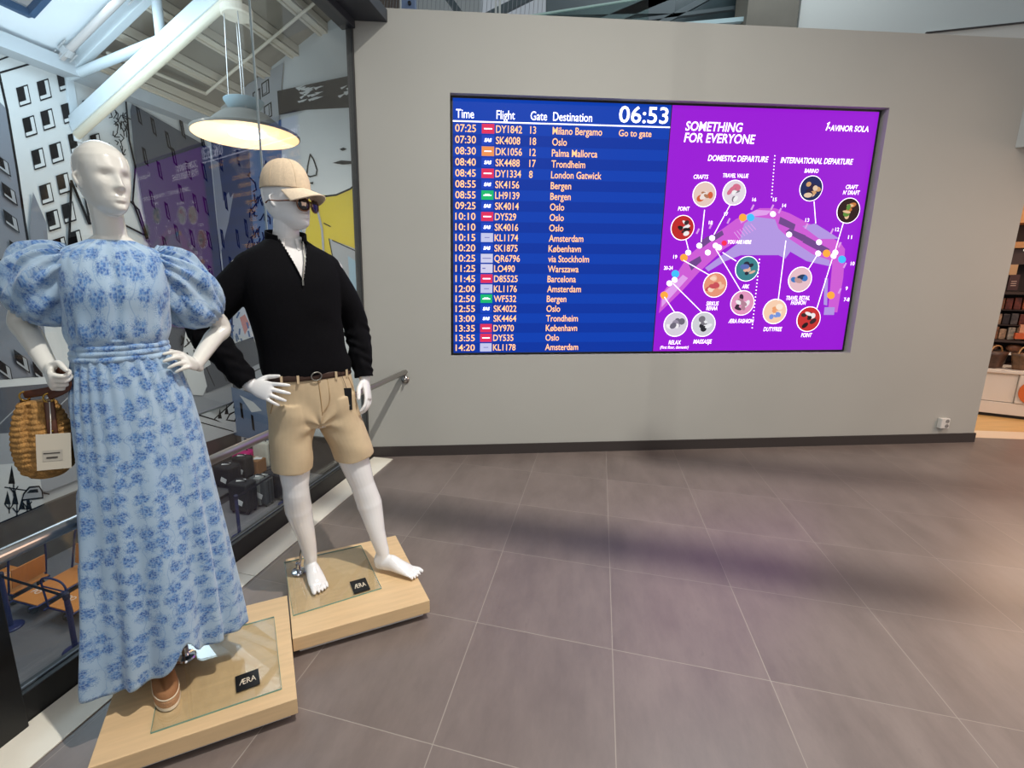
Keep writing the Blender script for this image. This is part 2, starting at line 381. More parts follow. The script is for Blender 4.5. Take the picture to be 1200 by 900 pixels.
# ceiling of our hall, white boards
cl = MB(); cl.prism([gp(.4, 6.1, .0), gp(6.6, 6.1, .0), (9.5, -3.2, 6.1), (9.5, 3.3, 6.1)], (0, 0, .12))
cl.build('ceiling', mat('ceiling_white', (214, 216, 214), .8), kind='structure')

# ------------------------------------------------------------------ lower hall behind the glass
LZ = -4.0
L0 = Vector((-7.13, 13.59, 0))
def lw(d, z, out=0): return L0 - D * d + NG * out + Vector((0, 0, z))       # d metres from the far corner towards us, along the left mural wall
def rw(t, z, out=0): return L0 + NG * t - D * out + Vector((0, 0, z))       # t metres from the far corner, along the end wall
SL, RZ0 = .48, 5.72
def rf(t, d, dz=0): return L0 + NG * t - D * d + Vector((0, 0, RZ0 + SL * t + dz))   # underside of the sloping roof
M_MURAL = mat('mural_white', (196, 200, 200), .7, noise=.03, nscale=1)
M_MB = [M_MURAL, mat('mural_black', (9, 9, 11), .9, spec=.1), mat('mural_grey', (112, 118, 128), .7), mat('mural_dark_grey', (72, 76, 84), .7),
        mat('mural_light_grey', (150, 154, 158), .7), mat('mural_yellow', (196, 176, 40), .7), mat('mural_blue_grey', (92, 112, 140), .7),
        mat('mural_pale_blue', (140, 168, 184), .7), mat('mural_pink', (196, 140, 120), .7)]
WHT, BLK, GRY, DGR, LGR, YEL, BLU, PBL, PNK = range(9)
fl2 = MB(); fl2.prism([lw(0, LZ, -.1), lw(14, LZ, -.1), lw(14, LZ, 8.3), lw(0, LZ, 8.3)], (0, 0, -.2))
def floor2():
    m = mat('lower_floor', (112, 112, 116), .35, noise=.05, nscale=1.5); return m
fl2.build('floor_lower', floor2(), kind='structure')
class Mural:
    def __init__(s, p0, n, out): s.p0, s.n, s.mb, s.k, s.out = p0, n, MB(), 0, out
    def pt(s, px, py):
        return on_plane(px, py, s.p0, s.n)
    def poly(s, pts, c):
        s.k += 1; s.mb.poly([s.pt(*p) + s.out * (.004 + .0006 * s.k) for p in pts], c)
    def line(s, pts, w, c=BLK):
        """brush line w px wide"""
        P = [Vector(p) for p in pts]
        for a, b2 in zip(P, P[1:]):
            q = (b2 - a).normalized(); n = Vector((-q.y, q.x)) * w / 2; e = q * w * .3
            s.poly([a - n - e, b2 - n + e, b2 + n + e, a + n - e], c)
    def window(s, x, y, w_, h_, sx, sy, fr=WHT):
        """drawn window: outline, white reveal on the right, black opening; sx, sy shear it"""
        def q(x0, y0, x1, y1): return [(x + a * w_ + b_ * sx, y + b_ * h_ + a * sy) for a, b_ in ((x0, y0), (x1, y0), (x1, y1), (x0, y1))]
        s.poly(q(-.04, -.05, 1.06, 1.08), BLK); s.poly(q(.03, .03, .97, .99), fr); s.poly(q(.0, .0, .66, .80), BLK)
# left mural wall
ml = Mural(L0, NG, NG)
ml.mb.prism([lw(0, LZ, -.2), lw(14, LZ, -.2), lw(14, LZ, 0), lw(0, LZ, 0)], (0, 0, 5.55 - LZ))
ml.poly([(-60, 60), (8, 128), (20, 200), (29, 260), (45, 340), (60, 440), (-60, 450)], GRY)
ml.line([(-5, 70), (8, 128), (20, 200), (29, 262), (37, 310)], 3)
ml.line([(-3, 71), (16, 64)], 2); ml.line([(-3, 86), (18, 80), (41, 73)], 2.4)
for (x, y) in ((19, 104), (43, 97), (66, 86), (26, 140), (47, 132), (71, 124), (36, 178), (57, 171), (79, 159), (45, 219), (65, 207), (53, 250), (71, 241), (84, 198), (61, 282), (79, 274)):
    ml.window(x, y, 12.5, 20, 4, -4)
for (x, y) in ((95, 119), (104, 160), (110, 200)): ml.window(x, y, 10, 17, 3, -3)
for (x, y) in ((-8, 180), (0, 214), (2, 246), (9, 282), (-8, 300), (3, 330), (14, 410), (36, 424), (-6, 420)):
    ml.window(x, y, 15, 15, 3, 11, LGR)
ml.poly([(32, 268), (36, 225), (52, 262), (56, 310), (38, 330)], GRY)
ml.line([(78, 300), (81, 212), (102, 262)], 3); ml.line([(97, 232), (103, 262), (112, 262)], 2.5); ml.line([(100, 250), (140, 262), (168, 276), (180, 290)], 2.2)
ml.poly([(150, 130), (152, 122), (262, 184), (274, 420), (190, 420), (172, 280), (155, 180)], DGR)
ml.line([(145, 120), (149, 165), (156, 196), (153, 236), (170, 282)], 2.2)
ml.line([(150, 236), (160, 246), (172, 283)], 2)
for x0, y0 in ((156, 124), (173, 137), (190, 153), (207, 140), (163, 172), (180, 188), (197, 172), (214, 188), (171, 222), (189, 236), (205, 215), (222, 226), (230, 152), (186, 276), (200, 262), (218, 268), (232, 190), (234, 230), (238, 270), (240, 310)):
    ml.poly([(x0, y0), (x0 + 4.5, y0 + 3), (x0 + 8.5, y0 + 24), (x0 + 3.5, y0 + 19)], BLK)
    ml.poly([(x0 + 2.6, y0 + 4.5), (x0 + 3.6, y0 + 5.4), (x0 + 6.6, y0 + 20), (x0 + 5.2, y0 + 18.5)], DGR)
rnd = random.Random(3)
for i in range(26):   # scribbled foliage
    x, y = rnd.uniform(124, 146), rnd.uniform(128, 176); ml.line([(x, y), (x + rnd.uniform(-4, 5), y + rnd.uniform(2, 7)), (x + rnd.uniform(-4, 6), y + rnd.uniform(5, 11))], 1.2)
# lower part of the left wall: ledges, road, trees and a car
ml.poly([(-60, 449), (90, 438), (180, 428), (190, 438), (90, 448), (-60, 460)], WHT)
ml.poly([(-60, 458), (90, 446), (190, 436), (262, 416), (268, 470), (150, 500), (90, 502), (-60, 512)], DGR)
for x in (-10, 14, 38, 66): ml.line([(x, 500), (x + 40, 462)], 1.3, LGR)
ml.poly([(-60, 511), (90, 501), (200, 468), (268, 440), (270, 470), (214, 490), (90, 560), (50, 575), (-60, 560)], LGR)
ml.poly([(-60, 548), (14, 542), (40, 548), (46, 590), (-60, 634)], WHT)
ml.line([(0, 570), (52, 578)], 1.6); ml.line([(46, 590), (-30, 622)], 1.4)
for x, y, h_ in ((8, 566, 22), (3, 590, 16), (12, 590, 18), (20, 596, 14), (28, 596, 14), (34, 560, 10)):
    ml.poly([(x - 4, y), (x, y - h_), (x + 4, y)], BLK)
for x, y in ((5, 600), (14, 604), (26, 598), (10, 580)):
    ml.line([(x, y), (x, y - 14)], 1.4); ml.line([(x - 5, y - 10), (x, y - 4), (x + 5, y - 11)], 1.4)
ml.poly([(19, 586), (21, 577), (28, 569), (40, 568), (44, 574), (45, 583)], BLK); ml.poly([(20.5, 584), (22.5, 578), (29, 571), (39.5, 570), (42.5, 575), (43.3, 581.5)], LGR); ml.poly([(25, 577), (29, 573), (38, 572), (39, 576)], BLK)
ml.poly([(215, 366), (232, 360), (240, 420), (244, 432), (215, 444), (206, 440)], WHT)
for i in range(16):
    x, y = rnd.uniform(203, 228), rnd.uniform(385, 415); ml.line([(x, y), (x + rnd.uniform(-3, 3), y + 5), (x + rnd.uniform(-4, 4), y + 9)], 1.5)
ml.poly([(233, 432), (262, 414), (272, 446), (236, 460)], DGR); ml.line([(236, 430), (246, 452)], 1); ml.line([(250, 422), (260, 446)], 1)
ml.poly([(212, 432), (232, 432), (237, 452), (232, 463), (214, 462)], WHT)
ml.poly([(228, 486), (240, 482), (270, 498), (274, 505), (228, 520)], WHT); ml.line([(228, 486), (248, 492), (272, 500)], 1.6); ml.line([(228, 494), (250, 500), (268, 505)], 1.2)
ml.poly([(246, 490), (272, 466), (275, 502), (258, 497)], WHT); ml.line([(246, 490), (272, 467)], 1.4)
for x, y in ((252, 486), (260, 481), (270, 474)): ml.poly([(x - 2.5, y + 4), (x, y - 8), (x + 2.5, y + 4)], BLK)
ml.poly([(259, 492), (263, 484), (270, 481), (272, 488), (270, 494)], BLK); ml.poly([(261, 491), (264, 486), (269, 483), (270.5, 488), (269, 492)], WHT)
ml.mb.build('wall_left', M_MB, kind='structure', fix=False)
# end mural wall under the gable
mr = Mural(L0, D, -D)
RT = 7.6
mr.mb.prism([rw(-.2, LZ, 0), rw(RT, LZ, 0), rw(RT, 5.72 + SL * RT, 0), rw(-.2, 5.72 - SL * .2, 0)], D * .2)
mr.poly([(246, 150), (330, 150), (330, 400), (310, 560), (274, 560), (262, 320)], DGR)
mr.poly([(248, 186), (256, 190), (262, 236), (268, 225), (270, 232), (274, 226), (268, 260), (258, 300), (254, 250)], LGR)
mr.line([(246, 188), (252, 250), (260, 320), (272, 440), (275, 505)], 1.6)
for x0, y0 in ((256, 178), (276, 172), (262, 224), (258, 268), (276, 268), (286, 256), (268, 300), (284, 300)):
    mr.poly([(x0, y0), (x0 + 3.4, y0 + 2), (x0 + 6, y0 + 24), (x0 + 2.5, y0 + 20)], BLK)
    mr.poly([(x0 + 1.9, y0 + 5), (x0 + 2.7, y0 + 6), (x0 + 4.6, y0 + 20), (x0 + 3.8, y0 + 18)], DGR)
mr.poly([(292, 160), (330, 140), (332, 320), (300, 330)], BLU)
for i in range(34):
    x, y = rnd.uniform(293, 316), rnd.uniform(188, 300); mr.line([(x, y), (x + rnd.uniform(-4, 4), y + rnd.uniform(3, 9)), (x + rnd.uniform(-5, 5), y + rnd.uniform(6, 13))], 1.6)
mr.poly([(266, 130), (292, 100), (334, 74), (326, 170), (300, 178)], LGR)
for x, y in ((308, 97), (311, 124), (298, 108), (286, 117)):
    mr.poly([(x, y + 2), (x + 9, y - 4), (x + 10, y + 13), (x + 1, y + 18)], BLK); mr.poly([(x + 1.4, y + 3), (x + 7.6, y - 1.5), (x + 8.6, y + 12), (x + 2.2, y + 16)], LGR); mr.line([(x + 6, y), (x + 6.6, y + 12), (x + 2, y + 15)], .8)
# the drawn face: hat band, pale face, nose, eye, yellow coat
mr.poly([(360, 214), (440, 190), (450, 330), (350, 330), (362, 260)], YEL)
mr.poly([(351, 136), (360, 130), (440, 120), (440, 205), (412, 222), (392, 230), (370, 228), (356, 210)], WHT)
mr.line([(352, 200), (362, 222), (380, 231), (396, 229), (412, 222), (430, 208)], 2.2)
mr.poly([(327, 108), (440, 84), (440, 126), (360, 130), (329, 136)], BLK)
for i in range(22):
    x, y = rnd.uniform(346, 372), rnd.uniform(102, 122); mr.poly([(x, y), (x + rnd.uniform(7, 13), y - rnd.uniform(1, 4)), (x + 2, y + 2.2)], WHT)
for i in range(8):
    x, y = rnd.uniform(398, 412), rnd.uniform(100, 118); mr.poly([(x, y), (x + 9, y - rnd.uniform(1, 4)), (x + 2, y + 2)], WHT)
mr.line([(362, 206), (363, 196), (366, 182), (370, 188), (374, 200), (373, 206), (366, 208), (361, 206)], 1.6)
mr.poly([(392, 192), (402, 189), (416, 190), (416, 193), (404, 194)], BLK); mr.poly([(400, 176), (405, 174), (409, 176), (404, 178)], BLK); mr.poly([(364, 215), (370, 214), (369, 217)], BLK)
mr.poly([(340, 260), (352, 262), (366, 290), (372, 330), (330, 330)], PBL); mr.poly([(388, 280), (440, 300), (440, 380), (404, 380), (396, 330)], LGR); mr.line([(388, 280), (404, 360)], 1.2); mr.line([(392, 282), (440, 304)], 1.2)
mr.line([(374, 244), (380, 270), (382, 300)], 2.4, LGR); mr.line([(382, 262), (390, 266)], 1.2)
mr.poly([(410, 300), (440, 320), (440, 420), (418, 420)], PBL)
# lower part seen between the two dummies
mr.poly([(276, 360), (300, 352), (312, 420), (276, 432)], WHT); mr.poly([(284, 372), (290, 368), (296, 380), (290, 392)], PNK)
for i in range(12):
    x, y = rnd.uniform(272, 296), rnd.uniform(362, 398); mr.line([(x, y), (x + rnd.uniform(-3, 3), y + 6)], 2, BLU)
mr.poly([(272, 404), (300, 394), (312, 430), (274, 442)], DGR); mr.poly([(276, 440), (310, 424), (312, 450), (284, 458)], LGR); mr.line([(278, 446), (310, 430)], 1.2)
mr.poly([(273, 452), (330, 470), (330, 520), (276, 508)], BLU)
mr.poly([(284, 462), (300, 470), (310, 480), (298, 482)], WHT)
for x0, y0 in ((284, 470), (297, 484)):
    mr.poly([(x0, y0), (x0 + 3, y0 + 2), (x0 + 5, y0 + 20), (x0 + 2, y0 + 18)], BLK)
mr.mb.build('wall_end', M_MB, kind='structure', fix=False)
# brushed steel dado along both mural walls
M_DADO = mat('stainless_panel', (122, 114, 104), .38, .75, noise=.10, nscale=2.5)
dd = MB(); dd.prism([lw(0, LZ, 0), lw(14, LZ, 0), lw(14, LZ, .06), lw(0, LZ, .06)], (0, 0, 1.1)); dd.prism([rw(0, LZ, 0), rw(RT, LZ, 0), rw(RT, LZ, .06), rw(0, LZ, .06)], (0, 0, 1.1))
dd.prism([lw(0, -2.9, -.01), lw(14, -2.9, -.01), lw(14, -2.9, .08), lw(0, -2.9, .08)], (0, 0, .03)); dd.prism([rw(0, -2.9, 0), rw(RT, -2.9, 0), rw(RT, -2.9, .08), rw(0, -2.9, .08)], (0, 0, .03))
dd.build('trim_2', M_DADO, kind='structure')

# roof over the lower hall
M_DECK = mat('roof_deck', (140, 132, 118), .8, noise=.06, nscale=2); M_PURLIN = mat('purlin_paint', (205, 196, 178), .6)
M_SOFF = mat('white_boards', (226, 232, 236), .75)
TD = 3.45                                   # the truss stands TD metres from the end wall
SX = .0
dk = MB(); dk.prism([rf(-.3, -.3), rf(8.3, -.3), rf(8.3, TD), rf(-.3, TD)], (0, 0, .15))
ro = dk.build('ceiling_2', M_DECK, kind='structure')
for i in range(10):
    t = .35 + i * .82
    p = MB()
    for o_ in (0, .17): p.bar(rf(t + o_, .0, -.09), rf(t + o_, TD, -.09), .07, .17)
    p.bar(rf(t + .085, 0, -.17), rf(t + .085, TD, -.17), .24, .02)
    p.build('purlin', M_PURLIN, ro)
ht0, ht1, hd0, hd1 = .66, 2.7, TD + .95, 7.6
so = MB()
for (t0, t1, d0, d1) in ((-.3, 8.3, TD, hd0), (-.3, 8.3, hd1, 13.5), (-.3, ht0, hd0, hd1), (ht1, 8.3, hd0, hd1)):
    so.prism([rf(t0, d0, -.02), rf(t1, d0, -.02), rf(t1, d1, -.02), rf(t0, d1, -.02)], (0, 0, .16))
so.build('ceiling_3', M_SOFF, kind='structure')
sky = thing('window_2', None, None, rf(1.5, 5)); [sky.__delitem__(k_) for k_ in list(sky.keys())]; tag(sky, kind='structure')
M_SKYF = mat('skylight_frame', (40, 74, 108), .5)
s_ = MB(); c4 = [rf(ht0, hd0), rf(ht1, hd0), rf(ht1, hd1), rf(ht0, hd1)]
for i in range(4): s_.bar(c4[i] + Vector((0, 0, .02)), c4[(i + 1) % 4] + Vector((0, 0, .02)), .10, .12)
s_.build('skylight_frame', M_SKYF, sky)
MB().prism([rf(ht0 + .04, hd0 + .04, .2), rf(ht1 - .04, hd0 + .04, .2), rf(ht1 - .04, hd1 - .04, .2), rf(ht0 + .04, hd1 - .04, .2)], (0, 0, .02)).build('skylight_pane', glass_mat('sky_glass', (.62, .80, .92), 1), sky)
MB().prism([lw(0, 5.45, 0), lw(14, 5.45, 0), lw(14, 5.45, .35), lw(0, 5.45, .35)], (0, 0, .26)).build('trim_3', mat('grey_boards', (176, 182, 186), .75), kind='structure')

# ------------------------------------------------------------------ things in the lower hall
A0 = on_plane(88, 150, L0, NG)
def ch(t, dz=0, out=0): return A0 + NG * t - D * out + Vector((0, 0, SL * t + dz))
M_TRUSS = mat('white_truss_paint', (208, 216, 220), .45)
tr = thing('roof_truss', 'white steel roof truss rising from the mural wall across the lower hall', 'truss', A0)
b = MB(); b.bar(ch(0, .04), ch(8.2, .04), .22, .28); b.build('bottom_chord', M_TRUSS, tr, bevel=.01)
b = MB(); b.tube([ch(.0, -.15, .0), ch(8.2, -.15, 0)], .085, 16, smooth=False); b.build('lower_flange', mat('lamplit_flange', (222, 212, 190), .5), tr, smooth=True)  # the pendant's warm light on the flange is put into its cream colour
b = MB(); b.bar(ch(0, 1.02), ch(8.2, 1.02), .16, .22); b.build('top_chord', M_TRUSS, tr, bevel=.01)
b = MB(); b.bar(ch(-.03, -.25), ch(-.03, 1.1), .16, .16, up=NG); b.build('post', M_TRUSS, tr, bevel=.006)
for (t0, z0, t1, z1) in ((.05, .92, 2.35, .18), (2.42, .15, 2.42, .95), (2.5, .95, 4.8, .15), (4.85, .15, 4.85, .95)):
    b = MB(); b.tube([ch(t0, z0), ch(t1, z1)], .085, 14, smooth=False); b.build('brace', M_TRUSS, tr, smooth=True)
pipe = thing('sprinkler_pipe', 'pale pipe with bolted couplings running along the top of the white truss', 'pipe', ch(.1, 1.2, .3))
b = MB(); b.tube([ch(.14, .98, .3), ch(4.5, .98, .3)], .065, 14, smooth=False); b.build('pipe_run', mat('pale_pipe', (190, 182, 178), .5), pipe, smooth=True)
for t in (.22, .50, 2.1, 2.45):
    b = MB(); q0, q1 = ch(t - .05, .98 - .024, .3), ch(t + .05, .98 + .024, .3); b.cyl(q0, q1, .105, n=16)
    for k in range(4):
        a = PI / 4 + k * PI / 2; o_ = -D * math.cos(a) * .125 + Vector((0, 0, math.sin(a) * .125)); b.tube([q0 + o_ - NG * .05, q1 + o_ + NG * .05], .016, 6, smooth=False)
    b.build('coupling', mat('coupling_grey', (176, 176, 176), .45), pipe)
b = MB(); b.tube([rf(.9, TD - .2, -.26), rf(1.0, .95, -.26)], .035, 10, smooth=False); b.tube([rf(1.0, .95, -.26), rf(5.6, 1.0, -.26)], .035, 10, smooth=False); b.build('conduit', M_PURLIN, ro, smooth=True)

# pendant lamp
lp = on_plane(289, 158, A0, D)
lamp = thing('pendant_lamp', 'large glowing dish pendant lamp hanging on thin wires under the white truss', 'lamp', lp)
M_SHADE = mat('lamp_grey_mesh', (120, 116, 108), .7, bump=.3, bscale=40); M_GLOW = mat('lamp_glow', (255, 216, 160), .6, emit=1.0); M_HOT = mat('lamp_bulb', (255, 244, 220), .5, emit=9)
b = MB(); b.lathe([(.905, -.03), (.92, -.02), (.92, .01), (.80, .06), (.64, .12), (.54, .22), (.40, .33), (.2, .40), (.02, .41)], lp, 48, cap=False); b.build('shade', M_SHADE, lamp, smooth=True)
b = MB(); b.lathe([(.90, -.028), (.72, .0), (.5, .03), (.3, .05), (.02, .06)], lp, 48, cap=False); b.build('diffuser', M_GLOW, lamp, smooth=True)
b = MB(); b.lathe([(.30, .03), (.30, .0), (.22, -.02), (.02, -.02)], lp, 32, cap=False); b.build('bulb', M_HOT, lamp, smooth=True)
b = MB(); b.lathe([(.01, .27), (.14, .31), (.26, .42), (.34, .55), (.34, .56), (.01, .57)], lp, 32); b.build('upper_reflector', mat('lamp_pale_blue', (150, 172, 180), .5), lamp, smooth=True)
cz = ch(((lp - A0).dot(NG))).z - .50
b = MB(); c_ = Vector((lp.x, lp.y, cz)); b.lathe([(.24, 0), (.26, .02), (.26, .12), (.1, .16), (.1, .36)], c_, 32); b.build('canopy', mat('lamp_canopy', (214, 204, 184), .5, emit=.15), lamp, smooth=False)
for k in range(4):
    a = k * PI / 2 + .5; o_ = Vector((math.cos(a), math.sin(a), 0))
    b = MB(); b.cyl(c_ + o_ * .2, lp + o_ * .26 + Vector((0, 0, -.03)), .011, n=6); b.build('wire', M_CHROME, lamp)
pl = bpy.data.lights.new('pendant_light', 'POINT'); pl.energy = 30; pl.color = (1, .86, .64); pl.shadow_soft_size = .3
po = bpy.data.objects.new('pendant_light', pl); COL.objects.link(po); po.location = lp + Vector((0, 0, -.42))

# luggage
def rbox(c, size, r, rz=0): # rounded box
    m = MB(); m.box(c, size, rz); return m
def suitcase(name, label, p, size, rgb, rz, strap=None, wheels=True, handle=True, lab=True, group=None, cat='suitcase'):
    w_, d_, h_ = size; k = .06 if wheels else 0
    t = thing(name, label, cat, p, rz, group, local=True); body = mat('case_%d_%d_%d' % rgb, rgb, .55, noise=.06, nscale=10)
    MB().box((0, 0, k + (h_ - k) / 2), (w_, d_, h_ - k)).build('shell', body, t, bevel=.05)
    dk_ = mat('case_trim', (20, 20, 22), .5)
    for s_ in (-1, 1): MB().box((0, s_ * d_ * .18, k + (h_ - k) / 2), (w_ + .012, .012, h_ - k - .09)).build('zip', dk_, t)
    if wheels:
        for i in (-1, 1):
            for j in (-1, 1):
                m = MB(); m.cyl((i * w_ * .38, j * d_ * .3 - .018, .035), (i * w_ * .38, j * d_ * .3 + .018, .035), .035, n=14); m.box((i * w_ * .38, j * d_ * .3, .055), (.03, .045, .04)); m.build('wheel', dk_, t)
    if handle:
        m = MB(); m.tube([(-.11, 0, h_ - .01), (-.10, 0, h_ + .035), (.10, 0, h_ + .035), (.11, 0, h_ - .01)], .014, 8); m.build('handle', dk_, t, smooth=True)
    if strap:
        MB().box((0, 0, k + (h_ - k) / 2), (w_ * .36, d_ + .016, h_ - k + .014)).build('strap', mat('grey_strap', strap, .7), t, bevel=.01)
    if lab:
        MB().box((w_ * .12, -d_ / 2 - .012, h_ * .42), (.17, .006, .13), M=Matrix.Rotation(.35, 3, 'Y')).build('luggage_label', mat('paper_white', (226, 228, 228), .8), t)
        MB().box((-.04, .02, h_ + .008), (.20, .10, .012), rz=.5).build('luggage_label', mat('paper_white', (226, 228, 228), .8), t)
    return t
GL = 'left luggage in the lower hall'
BZ = LZ + .25
# low carousel platform the luggage stands on
ca = thing('baggage_carousel', 'low grey baggage belt along the steel panel of the mural wall', 'conveyor', lw(2, LZ, .9))
MB().prism([lw(.07, LZ, .07), lw(4.2, LZ, .07), lw(4.2, LZ, 1.63), lw(.07, LZ, 1.63)], (0, 0, .22)).build('platform', mat('belt_grey', (84, 84, 86), .6, noise=.05), ca)
MB().prism([lw(.07, LZ + .16, 1.631), lw(4.2, LZ + .16, 1.631), lw(4.2, LZ + .16, 1.66), lw(.07, LZ + .16, 1.66)], (0, 0, .065)).build('edge_strip', M_BLACK, ca)
BZ = LZ + .221; RZL = RZ_G - PI / 2
def at_lh(out, d, z): return lw(d, z, out)
suitcase('suitcase', 'black hard suitcase with a white label at the front of the luggage group', at_lh(2.42, 2.50, LZ), (.54, .38, .78), (26, 27, 30), RZL)
suitcase('suitcase', 'black suitcase with a wide grey strap in the middle of the front luggage', at_lh(2.60, 2.07, LZ), (.50, .32, .74), (70, 74, 76), RZL, strap=(128, 132, 130))
suitcase('suitcase', 'dark navy suitcase right of the grey strapped case', at_lh(2.74, 1.64, LZ), (.54, .40, .72), (22, 24, 34), RZL, lab=False)
suitcase('suitcase', 'black wide suitcase with white paper on top beside the steel panel', at_lh(1.34, 1.80, BZ), (.52, .42, .58), (24, 25, 28), RZL)
suitcase('suitcase', 'small black upright suitcase behind the wide black one', at_lh(1.36, 1.27, BZ), (.46, .34, .62), (28, 27, 26), RZL)
p = at_lh(1.35, .86, BZ); cb = thing('cardboard_box', 'brown cardboard box with white tape among the dark luggage', 'box', p, RZL, local=True)
MB().box((0, 0, .19), (.54, .36, .38)).build('carton', mat('cardboard', (150, 106, 66), .85, noise=.06, nscale=6), cb, bevel=.006)
MB().box((0, 0, .383), (.10, .37, .006)).build('tape', mat('white_tape', (214, 204, 190), .6), cb)
MB().box((.12, .05, .389), (.20, .14, .005), rz=.4).build('paper_label', mat('paper_white', (226, 228, 228), .8), cb)
suitcase('pink_suitcase', 'bright pink suitcase behind the small black upright case', at_lh(.72, .50, BZ), (.56, .38, .44), (206, 20, 120), RZL, wheels=False)
suitcase('travel_bag', 'tall cream travel bag with black edge at the back of the luggage', at_lh(1.28, .36, BZ), (.50, .30, .72), (206, 204, 190), RZL, wheels=False, lab=False, cat='bag')
# signs on the steel panel
for (t, lab_) in ((.42, 'small white sign on the steel panel nearest the room corner'), (1.55, 'small white sign on the steel panel half hidden behind the khaki shorts')):
    s_ = thing('wall_sign', lab_, 'sign', rw(t, -3.3, .06))
    MB().prism([rw(t - .14, -3.28, .061), rw(t + .14, -3.28, .061), rw(t + .14, -3.28, .07), rw(t - .14, -3.28, .07)], (0, 0, .24)).build('plate', mat('paper_white', (226, 228, 228), .8), s_)
    MB().prism([rw(t - .05, -3.20, .071), rw(t + .05, -3.20, .071), rw(t + .05, -3.20, .073), rw(t - .05, -3.20, .073)], (0, 0, .05)).build('mark', mat('mark_grey', (96, 98, 104), .8), s_)

# belt-barrier posts
M_NAVY = mat('navy_paint', (38, 46, 92), .45)
def post(label, px, py):
    p = on_z(px, py, LZ); t = thing('barrier_post', label, 'barrier', p, local=True, group='navy belt barrier posts in the lower hall')
    MB().lathe([(.165, 0), (.165, .015), (.14, .03), (.05, .04)], n=28).build('base', M_NAVY, t, smooth=False)
    MB().cyl((0, 0, .03), (0, 0, .90), .036, n=18).build('pole', M_NAVY, t, smooth=False)
    MB().lathe([(.036, .88), (.045, .885), (.045, .97), (.03, .985)], n=18).build('belt_head', mat('belt_head', (28, 32, 60), .5), t)
    return p
P1 = post('navy barrier post standing nearest the left edge, before the upright orange board', 13, 735)
P2 = post('navy barrier post half hidden by the blue dress, before the cart boards', 89, 762)
P3 = post('navy barrier post standing in front of the black suitcase', 281, 629)
P4 = post('navy barrier post mostly hidden behind the white leg', 334, 590)
for a, c_, lab_ in ((P1, P2, 'dark belt stretched between the two posts by the luggage carts'), (P3, P4, 'dark belt stretched between the two posts by the suitcases')):
    q = (c_ - a).normalized() * .046; t = tag(MB().bar(a + q + Vector((0, 0, .92)), c_ - q + Vector((0, 0, .92)), .004, .05).build('barrier_belt', mat('belt_web', (24, 26, 36), .8)), lab_, 'barrier belt')

# luggage carts
M_ORG = mat('orange_plywood', (206, 134, 66), .5, noise=.07, nscale=5, stretch=(1, 6, 1)); M_TYRE = mat('grey_rubber', (70, 68, 66), .7); M_ZINC = mat('zinc', (150, 152, 156), .35, .8)
def cart(label, p, rz, hoop=True, board=True):
    t = thing('luggage_cart', label, 'luggage cart', p, rz, local=True, group=None)
    MB().box((0, 0, .26), (1.0, .56, .022)).build('deck_board', M_ORG, t, bevel=.004)
    for sx, sw in ((-.2, .12), (.0, .10), (.16, .12), (.3, .05)): pass
    fr = MB()
    for s_ in (-1, 1): fr.tube([(-.5, s_ * .28, .24), (.5, s_ * .28, .24), (.58, s_ * .24, .26)], .016, 8, smooth=False)
    fr.tube([(.5, -.28, .24), (.5, .28, .24)], .016, 8, smooth=False)
    fr.build('chassis', M_NAVY, t, smooth=True)
    hd = MB(); hd.tube([(-.42, -.28, .24), (-.52, -.28, .70), (-.58, -.26, .98), (-.60, -.20, 1.04), (-.60, .20, 1.04), (-.58, .26, .98), (-.52, .28, .70), (-.42, .28, .24)], .017, 10, sub=4); hd.build('handle_frame', M_NAVY, t, smooth=True)
    if board: MB().box((-.505, 0, .52), (.02, .50, .36), M=Matrix.Rotation(-.18, 3, 'Y')).build('back_board', M_ORG, t, bevel=.004)
    ho = MB(); ho.tube([(.50, -.27, .26), (.53, -.27, .62), (.54, -.25, .78), (.54, -.12, .84), (.54, .12, .84), (.54, .25, .78), (.53, .27, .62), (.50, .27, .26)], .016, 8, sub=4); ho.tube([(.535, -.27, .66), (.535, .27, .66)], .012, 8, smooth=False)
    if hoop: ho.build('front_hoop', M_NAVY, t, smooth=True)
    for (x, y) in ((-.36, -.22), (-.36, .22), (.40, 0)):
        wh = MB(); wh.cyl((x, y - .022, .085), (x, y + .022, .085), .085, n=18); wo = wh.build('wheel', M_TYRE, t)
        fk = MB(); fk.box((x, y, .17), (.05, .075, .12)); fk.build('caster_fork', M_ZINC, wo)
    lg = MB()
    put_text(lg, 'PO', lambda a_, b_: Vector((.30 - b_, -.20 + a_, .2725)), .10, 'l'); lg.build('lettering', mat('paint_white', (232, 228, 220), .7), t, label='white lettering', fix=False)
    return t
cart('orange boarded luggage cart with its upright board, at the left edge of the picture', at_lh(.62, 6.15, LZ), RZ_G + PI / 2, hoop=False)
cart('orange decked luggage cart lettered in white, the middle one of the three carts', at_lh(1.57, 6.02, LZ), RZ_G + PI, hoop=False)
cart('luggage cart with a blue front hoop, half hidden by the blue dress', at_lh(2.32, 5.98, LZ), RZ_G + PI)

